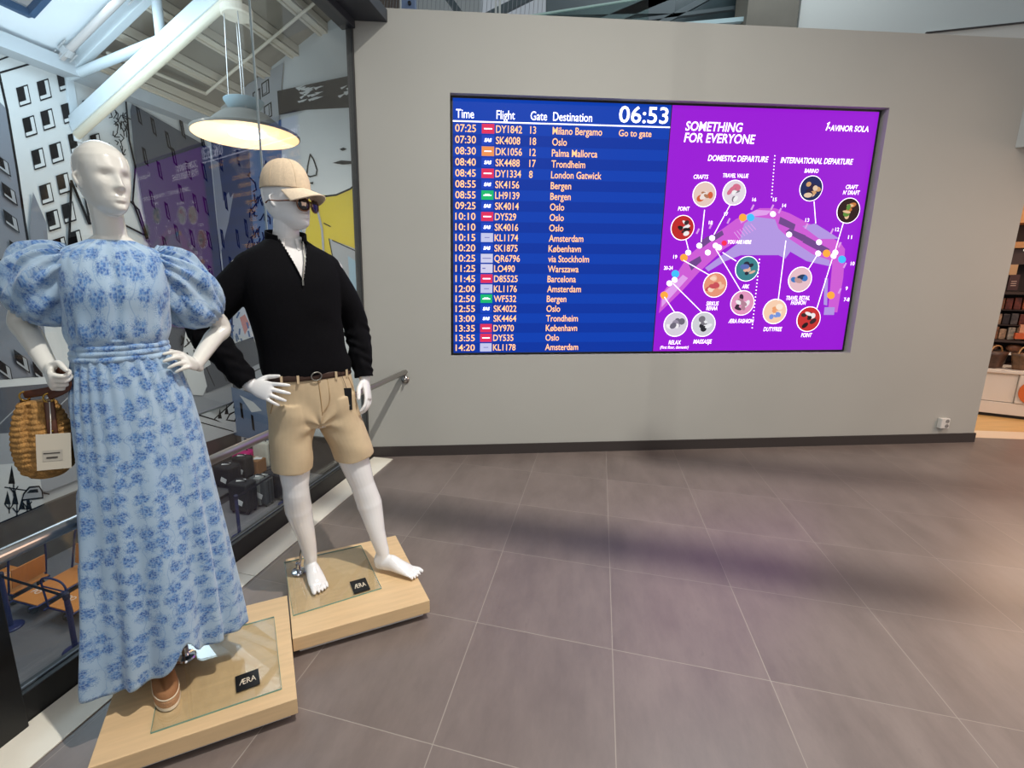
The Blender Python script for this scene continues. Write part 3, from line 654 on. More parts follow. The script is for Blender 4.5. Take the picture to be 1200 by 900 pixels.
# ------------------------------------------------------------------ above and behind the screen wall
YU = 6.6
M_WHITE = mat('white_plaster', (206, 210, 206), .75); M_CREAM = mat('cream_plaster', (226, 222, 212), .7)
uw = MB(); uw.prism([at(932, 60, YU), at(1230, 60, YU), at(1230, 60, YU) + Vector((0, .2, 0)), at(932, 60, YU) + Vector((0, .2, 0))], (0, 0, 3))
uw.build('wall_upper', M_WHITE, kind='structure')
tq = MB(); q = [at(1085, 38.8, YU - .05), at(1215, 25, YU - .05), at(1215, 80, YU - .05), at(1085, 80, YU - .05)]; tq.prism(q, (0, .04, 0)); tq.build('trim_4', M_CREAM, kind='structure')
tq = MB(); tq.bar(at(1085, 38.6, YU - .06), at(1215, 24.8, YU - .06), .02, .016); tq.build('trim_5', M_DARK, kind='structure')
cc = MB(); cc.prism([at(872, 50, YU - .1), at(931, 50, YU - .1), at(931, 50, YU - .1) + Vector((0, .3, 0)), at(872, 50, YU - .1) + Vector((0, .3, 0))], (0, 0, 3)); cc.build('wall_pier', mat('raw_concrete', (120, 116, 106), .8, noise=.15, nscale=2), kind='structure')
# slanted rooflight with steel rafters behind the wall
rl = thing('window_3', None, None, at(700, 20, YU)); [rl.__delitem__(k_) for k_ in list(rl.keys())]; tag(rl, kind='structure')
M_TEAL = mat('teal_steel', (74, 86, 90), .5, noise=.1, nscale=3); M_PALEF = mat('pale_frame', (176, 200, 204), .5)
for (x0, y0, x1, y1, wd_, m_) in ((524, -4, 546, 26, .07, M_TEAL), (560, 26, 640, -14, .10, M_TEAL), (700, 30, 800, -12, .12, M_TEAL), (690, 32, 1000, -8, .04, M_TEAL), (770, 30, 850, -14, .07, M_TEAL), (640, 8, 790, 6, .22, M_TEAL)):
    MB().bar(at(x0, y0, YU + .3), at(x1, y1, YU + .3), .06, wd_).build('rafter', m_, rl)
f_ = MB(); f_.bar(at(800, 30, YU), at(876, 23, YU), .06, .05); f_.bar(at(874, 25, YU), at(892, -20, YU), .06, .07); f_.build('window_frame', M_PALEF, rl)
MB().prism([at(640, 40, YU + .5), at(880, 40, YU + .5), at(880, -40, YU + .5), at(640, -40, YU + .5)], (0, .02, 0)).build('tinted_pane', mat('tinted_glass', (66, 80, 84), .25, noise=.25, nscale=2), rl)
# glass balustrade
ba = thing('glass_balustrade', 'clear glass balustrade edge slanting up above the screen wall', 'balustrade', at(680, 15, 5.6))
MB().bar(at(612, 20, 5.6), at(760, -3, 5.6), .02, .016).build('top_edge', mat('glass_edge', (190, 222, 214), .3), ba)
MB().prism([at(612, 21, 5.6), at(760, -2, 5.6), at(760, 40, 5.6), at(612, 40, 5.6)], (0, .012, 0)).build('pane', glass_mat('balustrade_glass', (.80, .90, .88), 1), ba)
# upper steel column, cable pair, slatted screen
sc_ = thing('steel_column', 'blue grey steel column with a bolt, above the wall end of the header', 'column', at(480, 20, 6.2))
cm = MB(); cm.prism([at(470, 60, 6.2), at(487, 60, 6.2), at(487, 60, 6.2) + Vector((0, .2, 0)), at(470, 60, 6.2) + Vector((0, .2, 0))], (0, 0, 3)); cm.build('shaft', mat('blue_steel', (118, 136, 168), .5), sc_)
MB().cyl(at(480, 4.5, 6.2), at(480, 4.5, 6.2) - Vector((0, .03, 0)), .02, n=10).build('bolt', M_BLACK, sc_)
hp = tag(MB().bar(at(469.5, 40, 5.9), at(469.5, -30, 5.9), .016, .016, up=(0, 1, 0)).build('hanging_rod', M_WHITE), 'thin white rod just left of the blue grey column', 'rod')
for x_, lb in ((581, 'left white hanger rod of the pair above the screen'), (585.5, 'right white hanger rod of the pair above the screen')):
    tag(MB().bar(at(x_, 40, 6.0), at(x_ + .3, -30, 6.0), .024, .024, up=(0, 1, 0)).build('hanger_rod', M_WHITE), lb, 'rod', 'white hanger rods')
sl = MB(); 
for i in range(11): sl.bar(at(432 + i * 3.5, 40, 6.9), at(438 + i * 3.5, -40, 6.9), .03, .03, up=(0, 1, 0))
tag(sl.build('slatted_screen', mat('brown_slats', (98, 86, 78), .7)), 'brown slatted screen above the dark header beam', 'screen')
"""wire mesh"""
wm = MB()
for i in range(30): wm.bar(at(488 + i * 5, 40, 6.45), at(494 + i * 5, -40, 6.45), .006, .006, up=(0, 1, 0))
tag(wm.build('wire_mesh', M_ZINC), 'fine wire mesh in front of the blue sky above the screen wall', 'mesh')

# ------------------------------------------------------------------ shop beside the wall end
M_OAKF = mat('shop_oak_floor', (214, 168, 104), .4, noise=.08, nscale=3, stretch=(1, 8, 1))
sf = MB(); th0, th1 = on_z(1120, 504), on_z(1215, 507.3); tn0, tn1 = on_z(1120, 512), on_z(1215, 514.5)
dirx = (th1 - th0).normalized()
q0, q1 = tn0 - dirx * .3, tn0 + dirx * 4
sf.prism([q0, q1, q1 + Vector((.0, 4, 0)), q0 + Vector((0, 4, 0))], (0, 0, -.2)); sf.build('floor_shop', M_OAKF, kind='structure')
MB().prism([tn0 - dirx * .3, tn0 + dirx * 4, th0 + dirx * 4.05, th0 - dirx * .3], (0, 0, .003)).build('trim_6', mat('pale_threshold', (232, 206, 176), .4), kind='structure')
bk = MB(); b0 = wp(5.667, 2.70, .001); b1 = wp(6.5, 2.70, .001); bk.prism([b0, b1, b1 + Vector((.05, -1.2, 0)), b0 + Vector((.62, -1.0, 0)), b0 + Vector((.09, -.12, 0))], (0, 0, 1.0)); bk.build('trim_7', M_WHITE, kind='structure')
sb = MB(); sb.prism([(4.4, 7.7, 0), (9.4, 6.1, 0), (9.4, 6.3, 0), (4.4, 7.9, 0)], (0, 0, 3.2)); sb.build('wall_shop', mat('shop_back', (70, 46, 40), .8), kind='structure')
MB().prism([(5.2, 4.75, 2.95), (9.4, 3.9, 2.95), (9.4, 7, 2.95), (5.2, 7.7, 2.95)], (0, 0, .1)).build('ceiling_shop', mat('shop_ceiling', (170, 130, 110), .8), kind='structure')
E0 = on_z(1144, 486); E1 = on_z(1200, 492); EX = (E1 - E0).normalized(); EN = Vector((EX.y, -EX.x, 0))
def sp(a, z, out=0): return E0 + EX * a + EN * out + Vector((0, 0, z))
def spx(px, py, out=0): return on_plane(px, py, E0 + EN * out, EN)
ctr = thing('shop_counter', 'white curved shop display counter beside the end of the screen wall', 'counter', sp(.3, 0, -.3))
zc = spx(1160, 433).z; zl = spx(1160, 470).z
def arc(a): return .05 * math.sin(a * 1.2)
M_CTR = mat('white_laminate', (226, 214, 200), .45)
def ctr_part(name, z0, z1, o, a0=-.6, a1=1.9, m_=M_CTR):
    n_ = 12; m = MB(); f = [sp(a0 + (a1 - a0) * i / n_, z0, o + arc(a0 + (a1 - a0) * i / n_)) for i in range(n_ + 1)]; k = [sp(a1 - (a1 - a0) * i / n_, z0, -.55) for i in range(n_ + 1)]
    m.prism(f + k, (0, 0, z1 - z0)); return m.build(name, m_, ctr, bevel=.003)
ctr_part('plinth', 0, .04, -.03, m_=M_BLACK); ctr_part('base_panel', .04, zl, .0); ctr_part('top_slab', zc - .03, zc, .02)
ctr_part('front_panel', zl + .006, zc - .034, -.012, -.6, .27); ctr_part('front_panel', zl + .006, zc - .034, .012, .275, 1.9)
m = MB(); c_ = spx(1216, 461, .04); m.cyl(c_, c_ + EN * .006, .15, n=36); m.build('orange_disc', mat('orange_vinyl', (214, 104, 40), .5), ctr)
# shelves behind the counter
shf = thing('display_shelf', 'dark tiered display shelving full of goods behind the white counter', 'shelf', sp(.5, 0, -.7))
M_SHF = mat('dark_shelf', (58, 40, 34), .6); M_TAN = mat('tan_wood', (176, 126, 78), .5, noise=.06, stretch=(1, 6, 1))
def zz(py, out): return spx(1185, py, out).z
MB().prism([sp(-.6, 0, -.56), sp(2.2, 0, -.56), sp(2.2, 0, -1.2), sp(-.6, 0, -1.2)], (0, 0, zc)).build('carcass', M_SHF, shf)
MB().prism([sp(-.6, 0, -1.0), sp(2.2, 0, -1.0), sp(2.2, 0, -1.05), sp(-.6, 0, -1.05)], (0, 0, 2.75)).build('back_panel', M_SHF, shf)
for py, m_, th in ((412, M_CTR, .03), (398, M_SHF, .025), (342, M_SHF, .03)):
    z = zz(py, -.7); MB().prism([sp(-.6, z, -.56), sp(2.2, z, -.56), sp(2.2, z, -1.0), sp(-.6, z, -1.0)], (0, 0, -th)).build('shelf_board', m_, shf)
z0, z1 = zz(310, -.72), zz(292, -.72)
MB().prism([sp(-.6, z0, -.70), sp(2.2, z0, -.70), sp(2.2, z0, -.99), sp(-.6, z0, -.99)], (0, 0, z1 - z0)).build('fascia', mat('fascia_brown', (62, 44, 42), .6), shf)
z0, z1 = zz(291, -.72), zz(284, -.72)
MB().prism([sp(-.6, z0, -.66), sp(2.2, z0, -.66), sp(2.2, z0, -.99), sp(-.6, z0, -.99)], (0, 0, z1 - z0)).build('wood_rail', M_TAN, shf)
z0, z1 = zz(262, -.72), zz(240, -.72)
MB().prism([sp(-.6, z0, -.66), sp(2.2, z0, -.66), sp(2.2, z0, -.99), sp(-.6, z0, -.99)], (0, 0, z1 - z0)).build('wood_header', M_TAN, shf)
lt = MB(); a_ = spx(1197, 302, -.69); put_text(lt, 'T', lambda a, b_: a_ + EX * a + EN * .004 + Vector((0, 0, b_)), .10, 'l', bold=.03); lt.build('lettering', mat('sign_white', (240, 236, 228), .5, emit=.5), shf, label='white letter', fix=False)
for (xx, zpx) in ((.05, 268), (.42, 268), (.8, 268)):
    m = MB(); c_ = sp(xx, zz(266, -.72), -.64); m.cyl(c_, c_ - Vector((0, 0, .05)), .025, n=12); m.build('downlight', mat('downlight', (255, 226, 190), .5, emit=6), shf)
gr = random.Random(11)
GC = [(96, 62, 44), (140, 92, 60), (52, 40, 38), (176, 140, 110), (118, 54, 36), (200, 180, 158), (86, 76, 72), (190, 98, 56)]
# packs hanging and standing in rows on the shelves
zlo, zhi = zz(398, -.7), zz(342, -.7) - .03; step = (zhi - zlo) / 3
for r_ in range(3):
    z = zlo + step * r_
    if r_: MB().prism([sp(-.6, z, -.66), sp(2.2, z, -.66), sp(2.2, z, -1.0), sp(-.6, z, -1.0)], (0, 0, -.012)).build('shelf_board', M_SHF, shf)
    for i in range(17):
        a_ = -.32 + i * .072 + gr.uniform(-.004, .004); w_ = .060; h_ = step * gr.uniform(.66, .86); m = MB()
        m.prism([sp(a_, z + .001, -.68), sp(a_ + w_, z + .001, -.68), sp(a_ + w_, z + .001, -.72), sp(a_, z + .001, -.72)], (0, 0, h_))
        k_ = gr.randrange(8); o = m.build('snack_pack', mat('pack_%d' % k_, GC[k_], .35, noise=.45, nscale=34), None, bevel=.006)
        tag(o, 'small dark snack pack in the crowded rows on the middle shelves of the shop', 'package', 'snack packs on the shop shelf')
zb = zz(412, -.7)
tray = thing('orange_tray', 'orange display tray of goods on the shop shelf', 'tray', spx(1190, 398, -.6))
for i in range(6):
    a_ = -.2 + i * .2; m = MB(); z = zz(398, -.62) - .028; z = zb + .002
    m.ball(sp(a_, z + .05, -.66), (.085, .05, .05), 12); tag(m.build('nut_bag', mat('nuts_%d' % (i % 3), [(110, 66, 40), (146, 96, 56), (84, 54, 40)][i % 3], .5, noise=.4, nscale=40), None, smooth=True), 'small brown bag of nuts in the row on the white shelf', 'package', 'nut bags on the white shelf')
m = MB(); z = zz(342, -.7) + .001
bpy.data.objects.remove(tray)
for i, (px0, px1, py0, py1, c, nm, lb) in enumerate(((1180, 1192, 340, 322, (70, 40, 40), 'shop_sign', 'dark card sign with pale lines above the packed shelf'), (1182, 1191, 322, 310, (190, 150, 110), 'paper_bag', 'kraft paper card standing above the dark card sign'))):
    a_, b_ = spx(px0, py0, -.64), spx(px1, py0, -.64); zt = spx(px0, py1, -.64).z
    o = thing(nm, lb, 'sign' if i == 0 else 'card', a_)
    MB().prism([a_, b_, b_ - EN * .02, a_ - EN * .02], (0, 0, zt - a_.z)).build('card', mat('card_%d' % i, c, .6), o)
    if i == 0:
        l_ = MB()
        for k_ in range(3): l_.prism([a_ + EX * .02 + EN * .002 + Vector((0, 0, .10 - .025 * k_)), b_ - EX * .02 + EN * .002 + Vector((0, 0, .10 - .025 * k_)), b_ - EX * .02 + EN * .001 + Vector((0, 0, .10 - .025 * k_)), a_ + EX * .02 + EN * .001 + Vector((0, 0, .10 - .025 * k_))], (0, 0, .008))
        l_.build('printed_lines', mat('pale_print', (206, 176, 160), .6), o)
m = MB(); z = zz(398, -.6); tb = spx(1189, 397, -.565)
ob = thing('orange_box', 'orange open display box standing on the shop shelf', 'box', tb)
MB().prism([tb, tb + EX * .5, tb + EX * .5 - EN * .05, tb - EN * .05], (0, 0, .07)).build('tray', mat('orange_card', (206, 92, 44), .5), ob)
MB().prism([tb + Vector((0, 0, .072)) - EN * .01 + EX * .03, tb + Vector((0, 0, .072)) - EN * .01 + EX * .4, tb + Vector((0, 0, .072)) - EN * .045 + EX * .4, tb + Vector((0, 0, .072)) - EN * .045 + EX * .03], (0, 0, .10)).build('contents', mat('peach_pack', (214, 150, 116), .5), ob)
# bags of sweets standing on the counter
for i, (px, lb) in enumerate(((1163, 'brown gift bag on the white counter nearest the wall end'), (1196, 'brown woven gift bag on the white counter, right one of two'))):
    c_ = spx(px, 433, -.2); c_.z = zc + .001
    o = thing('gift_bag', lb, 'bag', c_, local=True); o.rotation_euler.z = .3
    m = MB(); m.rings([[Vector(((.10 + .05 * v) * (1 + .1 * math.sin(5 * a + i)) * math.cos(a), (.06 + .03 * v) * math.sin(a), .19 * v)) for a in [2 * PI * j / 24 for j in range(24)]] for v in (0, .15, .35, .6, .8, 1)]); m.build('wrap', mat('bag_brown_%d' % i, [(78, 52, 38), (110, 78, 52)][i], .4, noise=.4, nscale=25), o, smooth=True)
    m = MB(); m.tube([(-.12, 0, .17), (-.06, 0, .25), (.06, 0, .25), (.12, 0, .17)], .008, 8); m.build('ribbon', mat('bag_ribbon', (176, 132, 84), .5), o, smooth=True)

# ------------------------------------------------------------------ small fittings in our hall
hr0 = on_z(478, 434.5, .765); hr1 = on_z(0, 652, .765); hd_ = (hr1 - hr0).normalized()
hr2 = hr0 + hd_ * 3.15
hr = thing('handrail', 'brushed steel handrail running along the glass behind both dummies', 'handrail', (hr0 + hr2) / 2)
m = MB(); m.cyl(hr0, hr2, .0215, n=24); m.build('rail_tube', M_CHROME, hr, smooth=False, bevel=.004)
wb = hr0 + hd_ * .06; foot = wp((wb - W0).dot(T), .70)
m = MB(); m.cyl(foot, foot + NW * .012, .034, n=24); m.tube([foot + NW * .01, foot + NW * .05, Vector((foot.x, foot.y, 0)) + NW * .07 + Vector((0, 0, .72)), wb + Vector((0, 0, -.018))], .007, 8); m.build('wall_bracket', M_CHROME, hr, smooth=True)
pb = hr0 + hd_ * 3.05; m = MB(); m.tube([pb - Vector((0, 0, .01)), pb - Vector((0, 0, .06)) , Vector((gp(2.80, 0, .072).x, gp(2.80, 0, .072).y, .69))], .008, 8); m.build('post_bracket', M_CHROME, hr, smooth=True)
so_ = thing('wall_socket', 'white double power socket low on the wall near its right end', 'socket', wp(5.5, .2, 0))
m = MB(); m.prism([wp(5.455, .155, 0), wp(5.545, .155, 0), wp(5.545, .155, .04), wp(5.455, .155, .04)], (0, 0, .10)); m.build('housing', mat('socket_white', (226, 224, 218), .4), so_, bevel=.006)
for z in (.182, .228):
    m = MB(); m.cyl(wp(5.515, z, .0395), wp(5.515, z, .0425), .019, n=20); q = m.build('socket_well', mat('socket_grey', (150, 148, 144), .5), so_)
    m = MB()
    for s_ in (-.008, .008): m.cyl(wp(5.515 + s_, z, .0424), wp(5.515 + s_, z, .0435), .0035, n=10)
    m.build('pin_hole', M_BLACK, q)

# ------------------------------------------------------------------ pedestals and dummies
M_OAK = mat('oak_veneer', (218, 186, 142), .45, noise=.07, nscale=4, stretch=(1.2, 14, 14)); M_PLINTH = mat('plinth_white', (222, 220, 216), .5)
M_PLATE = glass_mat('plate_glass', (.975, .988, .98), 1.8); M_PEDGE = mat('plate_edge', (120, 160, 146), .15)
M_SIGN = mat('sign_black', (18, 18, 20), .35); M_LET = mat('sign_letters', (232, 220, 196), .5)
def pedestal(label, corners, slab=.062):
    """corners: four floor-plan corners, first edge = front"""
    A, B, C, Dd = [Vector((*c, 0)) for c in corners]; ctr_ = (A + B + C + Dd) / 4; ex = (B - A).normalized(); rz = math.atan2(ex.y, ex.x)
    L, W_ = (B - A).length, (Dd - A).length
    t = thing('display_pedestal', label, 'pedestal', ctr_, rz, local=True)
    MB().box((0, 0, .1 - slab / 2), (L, W_, slab)).build('oak_top', M_OAK, t, bevel=.002)
    MB().box((0, 0, .025), (L - .05, W_ - .05, .026)).build('plinth', M_PLINTH, t)
    for i in (-1, 1):
        for j in (-1, 1): m = MB(); m.cyl((i * L * .38, j * W_ * .38, 0), (i * L * .38, j * W_ * .38, .014), .02, n=14); m.build('foot', M_BLACK, t)
    return t, ctr_, ex
PW, cw_, exw = pedestal('square oak display pedestal under the floral dress, nearest the camera', [(-1.146, 1.159), (-.601, 1.403), (-.857, 1.947), (-1.402, 1.703)])
PM, cm_, exm = pedestal('square oak display pedestal under the dummy in shorts', [(-.721, 1.681), (-.177, 1.920), (-.432, 2.473), (-.976, 2.234)])
def stand(label, pts, sign_px, rod_px, rod_top, sgn):
    """glass foot plate with the chrome rod that carries the dummy"""
    P = [on_z(*p, .1) for p in pts]; c_ = sum(P, Vector()) / 4
    t = thing('dummy_stand', label, 'stand', c_)
    MB().prism([p + Vector((0, 0, .0004)) for p in P], (0, 0, .0056)).build('glass_plate', M_PLATE, t)
    e_ = MB()
    for i in range(4):
        a, b_ = P[i], P[(i + 1) % 4]; d_ = (b_ - a).normalized(); n_ = Vector((d_.y, -d_.x, 0))
        if n_.dot(c_ - a) > 0: n_ = -n_
        z_ = Vector((0, 0, .0005)); e_.prism([a + z_, b_ + z_, b_ + z_ + n_ * .0012, a + z_ + n_ * .0012], (0, 0, .0055))
    e_.build('polished_edge', M_PEDGE, t)
    r0 = on_z(*rod_px, .106); m = MB(); m.lathe([(.036, 0), (.036, .003), (.032, .008), (.012, .011), (.012, .05), (.008, .052)], r0, 28); m.build('flange', M_CHROME2, t, smooth=False)
    m = MB(); m.cyl(r0 + Vector((0, 0, .01)), Vector(rod_top), .0075, n=14); m.build('rod', M_CHROME2, t, smooth=False)
    ex_ = ((P[2] - P[3]) if sgn else (P[1] - P[0])).normalized(); ey = Vector((-ex_.y, ex_.x, 0))
    q = [on_z(*p, .1066) for p in sign_px]; o_ = q[0]; L = (q[1] - q[0]).length; exx = (q[1] - q[0]).normalized(); eyy = Vector((-exx.y, exx.x, 0)); H_ = abs((q[3] - q[0]).dot(eyy))
    s_ = MB(); s_.prism([o_, o_ + exx * L, o_ + exx * L + eyy * H_, o_ + eyy * H_], (0, 0, .002)); so2 = s_.build('brand_sign', M_SIGN, t, label='black brand sign with pale letters')
    l_ = MB(); put_text(l_, 'ÆRA', lambda a, b_: o_ + exx * (L * .5 + a) + eyy * (H_ * .33 + b_) + Vector((0, 0, .0023)), H_ * .36, 'c', width=L * .72); l_.build('lettering', M_LET, so2, fix=False)
    return t
stand('glass foot plate and chrome rod of the dummy in the floral dress', [(177, 860), (330, 808), (321, 724), (196, 758)], [(277, 812), (305, 801.5), (303.5, 784), (275.5, 793.5)], (218, 770), (-1.10, 1.55, .55), True)
stand('glass foot plate and chrome rod of the dummy in khaki shorts', [(344, 722), (447, 690), (423, 640), (333, 660)], [(415, 696), (434, 690.5), (432, 676.5), (414, 681)], (350, 670), (-.80, 2.17, .45), True)

M_SKIN = mat('dummy_gloss', (228, 226, 217), .16, coat=.5)
M_SKINM = mat('dummy_white', (240, 239, 238), .2, coat=.4)
def head(m, C, yaw, H, W_, male=False, pitch=0):
    """smooth dummy head; C = point under the ear axis at chin height (local)"""
    tab = [(0, .16, .62, -.34), (.025, .32, .80, -.14), (.06, .46, .90, .04), (.12, .62, .93, .22), (.19, .74, .93, .45), (.27, .82, .91, .66), (.36, .90, .90, .84), (.46, .95, .895, .95), (.56, .985, .885, 1.0), (.66, 1.0, .86, 1.02), (.76, .96, .78, .98), (.85, .83, .63, .86), (.92, .64, .44, .68), (.97, .40, .24, .44), (.993, .17, .08, .22)]
    if male: tab = [(z, w * (1.06 if z < .3 else 1), f, b) for z, w, f, b in tab]
    zs = [t[0] for t in tab]; n = 88; R = []; dpt = H * (.445 if male else .425)
    def itp(z, k): return float(np.interp(z, zs, [t[k] for t in tab]))
    zz_ = [0] + list(np.linspace(.012, .993, 70)); cy, sy = math.cos(yaw), math.sin(yaw); cp_, sp_ = math.cos(pitch), math.sin(pitch)
    g = lambda x, c, s: math.exp(-((x - c) / s) ** 2)
    for z in zz_:
        w, f, b = itp(z, 1) * W_, itp(z, 2) * dpt, itp(z, 3) * dpt; r = []
        for j in range(n):
            a = 2 * PI * j / n; sn, cs = math.sin(a), math.cos(a); e = 2 / 2.25
            x = w * math.copysign(abs(sn) ** e, sn); y = (f if cs > 0 else b) * math.copysign(abs(cs) ** e, cs)
            if b < 0 and cs <= 0: y = -b * 1 + (0) if False else (-b) * 1.0 * (1 - abs(cs)) + (-b) * abs(cs)
            if cs > 0 and b < 0: y = -b + (f + b) * abs(cs) ** e
            if cs > .1:
                u, v = x / W_, z; k = H / .22
                d = 0
                nose_h = float(np.interp(v, [.30, .335, .36, .42, .50, .56, .60], [0, .010, .021, .016, .009, .004, 0])); d += nose_h * g(u, 0, .16 if v < .40 else .12)
                d += .006 * g(v, .35, .03) * (g(u, .17, .10) + g(u, -.17, .10))
                d -= .0105 * g(v, .505, .055) * (g(u, .42, .24) + g(u, -.42, .24))
                d += .0035 * g(v, .60, .04) * g(u, 0, .7)
                d += .0030 * g(v, .38, .08) * (g(u, .62, .2) + g(u, -.62, .2))
                d += .0065 * g(v, .232, .016) * g(u, 0, .27) * (1 - .25 * g(u, 0, .05)); d += .0070 * g(v, .188, .020) * g(u, 0, .22)
                d -= .0045 * g(v, .211, .008) * g(u, 0, .30); d -= .0035 * g(v, .145, .025) * g(u, 0, .3); d += .0055 * g(v, .075, .05) * g(u, 0, .3)
                d -= .002 * g(v, .28, .03) * g(u, 0, .09)
                y += d * k * min(1, cs * 1.6)
            zl_ = z * H; y2 = y * cp_ - (zl_ - H * .45) * sp_; z2 = H * .45 + (zl_ - H * .45) * cp_ + y * sp_
            r.append(V(C[0] + x * cy + y2 * sy, C[1] + y2 * cy - x * sy, C[2] + z2))
        R.append(r)
    m.rings(R)
    for s_ in (-1, 1):   # simplified ears
        def el(x, y, z): return V(C[0] + x * cy + y * sy, C[1] + y * cy - x * sy, C[2] + z)
        m.tube([el(s_ * W_ * .93, -.006, H * .37), el(s_ * W_ * .985, -.010, H * .40), el(s_ * (W_ + .003), -.016, H * .46), el(s_ * (W_ + .003), -.016, H * .51), el(s_ * W_ * .95, -.004, H * .545)], [(.006, .008), (.006, .010), (.005, .013), (.005, .012), (.005, .007)], 12, ref=V(0, 1, 0))
def V(x, y, z): return Vector((x, -y, z))      # (to the wearer's left, forward, up)
def hand(m, W_, K, back, thumb, curl=(25, 35, 20), k=1.0, spread=.10, tcurl=.5, curls=None):
    """W_ wrist, K middle of the knuckles, back = direction the back of the hand faces, thumb = side the thumb leaves from (all local vectors)"""
    h = (K - W_).normalized(); n = Vector(back); n = (n - h * n.dot(h)).normalized(); s = Vector(thumb); s = (s - h * s.dot(h) - n * s.dot(n)).normalized()
    L = (K - W_).length
    m.tube([W_ - h * .02, W_ + h * L * .12, W_ + h * L * .45, W_ + h * L * .85, W_ + h * L * 1.02], [(.019 * k, .026 * k), (.018 * k, .028 * k), (.016 * k, .036 * k), (.013 * k, .039 * k), (.011 * k, .037 * k)], 18, ref=s)
    for i, (o, ln, r) in enumerate(((.029, .074, .0082), (.0095, .083, .0086), (-.0105, .077, .0082), (-.029, .060, .0072))):
        p = W_ + h * (L * .93) + s * (o * k); d0 = (h + s * (o / .03) * spread).normalized(); c_ = curls[i] if curls else curl
        pts = [p - d0 * .02, p]; ang = 0
        for seg, a in zip((.44, .31, .25), c_):
            ang += math.radians(a); p = p + (d0 * math.cos(ang) - n * math.sin(ang)) * (ln * k * seg); pts.append(p)
        m.tube(pts, [r * k * 1.08, r * k * 1.1, r * k, r * k * .92, r * k * .72], 12, sub=4)
    b_ = W_ + h * (L * .22) + s * (.024 * k) - n * (.006 * k)
    t1 = (h * .72 + s * .70 - n * .25 * (1 + tcurl)).normalized(); t2 = (h * .92 + s * (.45 - .5 * tcurl) - n * .35 * tcurl).normalized()
    m.tube([b_ - h * .01 - s * .012, b_ + t1 * .022 * k, b_ + t1 * .042 * k, b_ + t1 * .042 * k + t2 * .026 * k, b_ + t1 * .042 * k + t2 * .047 * k], [.013 * k, .0125 * k, .0105 * k, .0095 * k, .007 * k], 12, sub=4)
def ring_torso(m, tab, n=40, ex=2.3):
    R = []
    for (z, cx, cy, w, df, db) in tab:
        r = []
        for j in range(n):
            a = 2 * PI * j / n; sn, cs = math.sin(a), math.cos(a); e = 2 / ex
            r.append(V(cx + w * math.copysign(abs(sn) ** e, sn), cy + (df if cs > 0 else db) * math.copysign(abs(cs) ** e, cs), z))
        R.append(r)
    m.rings(R)
def dense(tab, k=5):
    """smooth interpolation of a ring table"""
    z = [t[0] for t in tab]; out = []
    pts, _ = catmull([Vector((t[1], t[2], t[3])) for t in tab], [(t[4], t[5]) for t in tab], k); zp, _ = catmull([Vector((t[0], t[4], t[5])) for t in tab], [(0, 0)] * len(tab), k)
    return [(zz.x, p.x, p.y, p.z, zz.y, zz.z) for p, zz in zip(pts, zp)]
def foot(m, ankle, knee, heel, toe, k=1.0, left=True):
    """bare foot: ankle joint above the heel, toes towards toe (floor points), local"""
    d = (toe - heel); L = d.length; d.normalize(); s = Vector((-d.y, d.x, 0)) * (1 if left else -1)   # s: towards the big toe side is -s
    def q(t, o, z): return heel + d * (L * t) + s * o + Vector((0, 0, z))
    m.tube([ankle + (knee - ankle).normalized() * .07, ankle, q(.14, 0, .05), q(.16, 0, .03)], [(.031 * k, .034 * k), (.030 * k, .034 * k), (.031 * k, .038 * k), (.026 * k, .030 * k)], 18, ref=d)
    m.tube([q(.10, 0, .028), q(.22, 0, .040), q(.38, .0, .046), q(.55, .0, .034), q(.72, 0, .024), q(.80, 0, .018)], [(.024 * k, .026), (.031 * k, .038), (.033 * k, .042), (.039 * k, .030), (.042 * k, .020), (.036 * k, .012)], 20, ref=(0, 0, 1))
    for i, (o, t1, r) in enumerate(((-.030, 1.0, .0112), (-.0085, .99, .0074), (.0085, .97, .0070), (.0235, .945, .0066), (.0370, .905, .0062))):
        m.tube([q(.68, o * .9 * k, .020), q(t1 - .10, o * k, .018), q(t1 - .04, o * k, .013), q(t1 - .01, o * k, r)], [r * 1.0 * k, r * k, r * k, r * .85 * k], 10, sub=3)

# ---- the dummy in the dress
WO, WF = Vector((-1.10, 1.53, .106)), Vector((.55, -.835, 0)).normalized()
RZ_F = math.atan2(WF.x, -WF.y)
woman = thing('mannequin', 'bald glossy mannequin in a blue floral dress, one hand on its waist', 'mannequin', WO, RZ_F, local=True)
b = MB()
WTAB = [(1.575, -.028, -.022, .050, .045, .050), (1.545, -.028, -.022, .085, .055, .060), (1.515, -.028, -.02, .130, .075, .075), (1.46, -.03, -.01, .138, .090, .085), (1.40, -.03, .0, .128, .108, .080), (1.33, -.035, .0, .113, .090, .078), (1.24, -.04, .0, .104, .078, .075), (1.14, -.035, 0, .128, .088, .090), (1.02, -.03, 0, .148, .095, .105), (.92, -.03, 0, .145, .09, .10), (.86, -.03, 0, .10, .07, .07)]
ring_torso(b, dense(WTAB))
b.tube([V(-.028, -.028, 1.50), V(-.028, -.022, 1.57), V(-.030, -.008, 1.63), V(-.032, .0, 1.69)], [.054, .045, .0425, .045], 24)
HW = (-.027, .006, 1.634); head(b, HW, .50, .220, .0645)
WSH_R, WSH_L = V(-.158, -.02, 1.49), V(.100, -.02, 1.49)
W_ER, W_WR = V(-.290, -.12, 1.322), V(-.222, .012, 1.178)
W_EL, W_WL = V(.266, -.14, 1.268), V(.162, .0, 1.150)
b.tube([WSH_R, WSH_R.lerp(W_ER, .5), W_ER, W_ER.lerp(W_WR, .35), W_WR], [.045, .040, .034, .033, .022], 20)
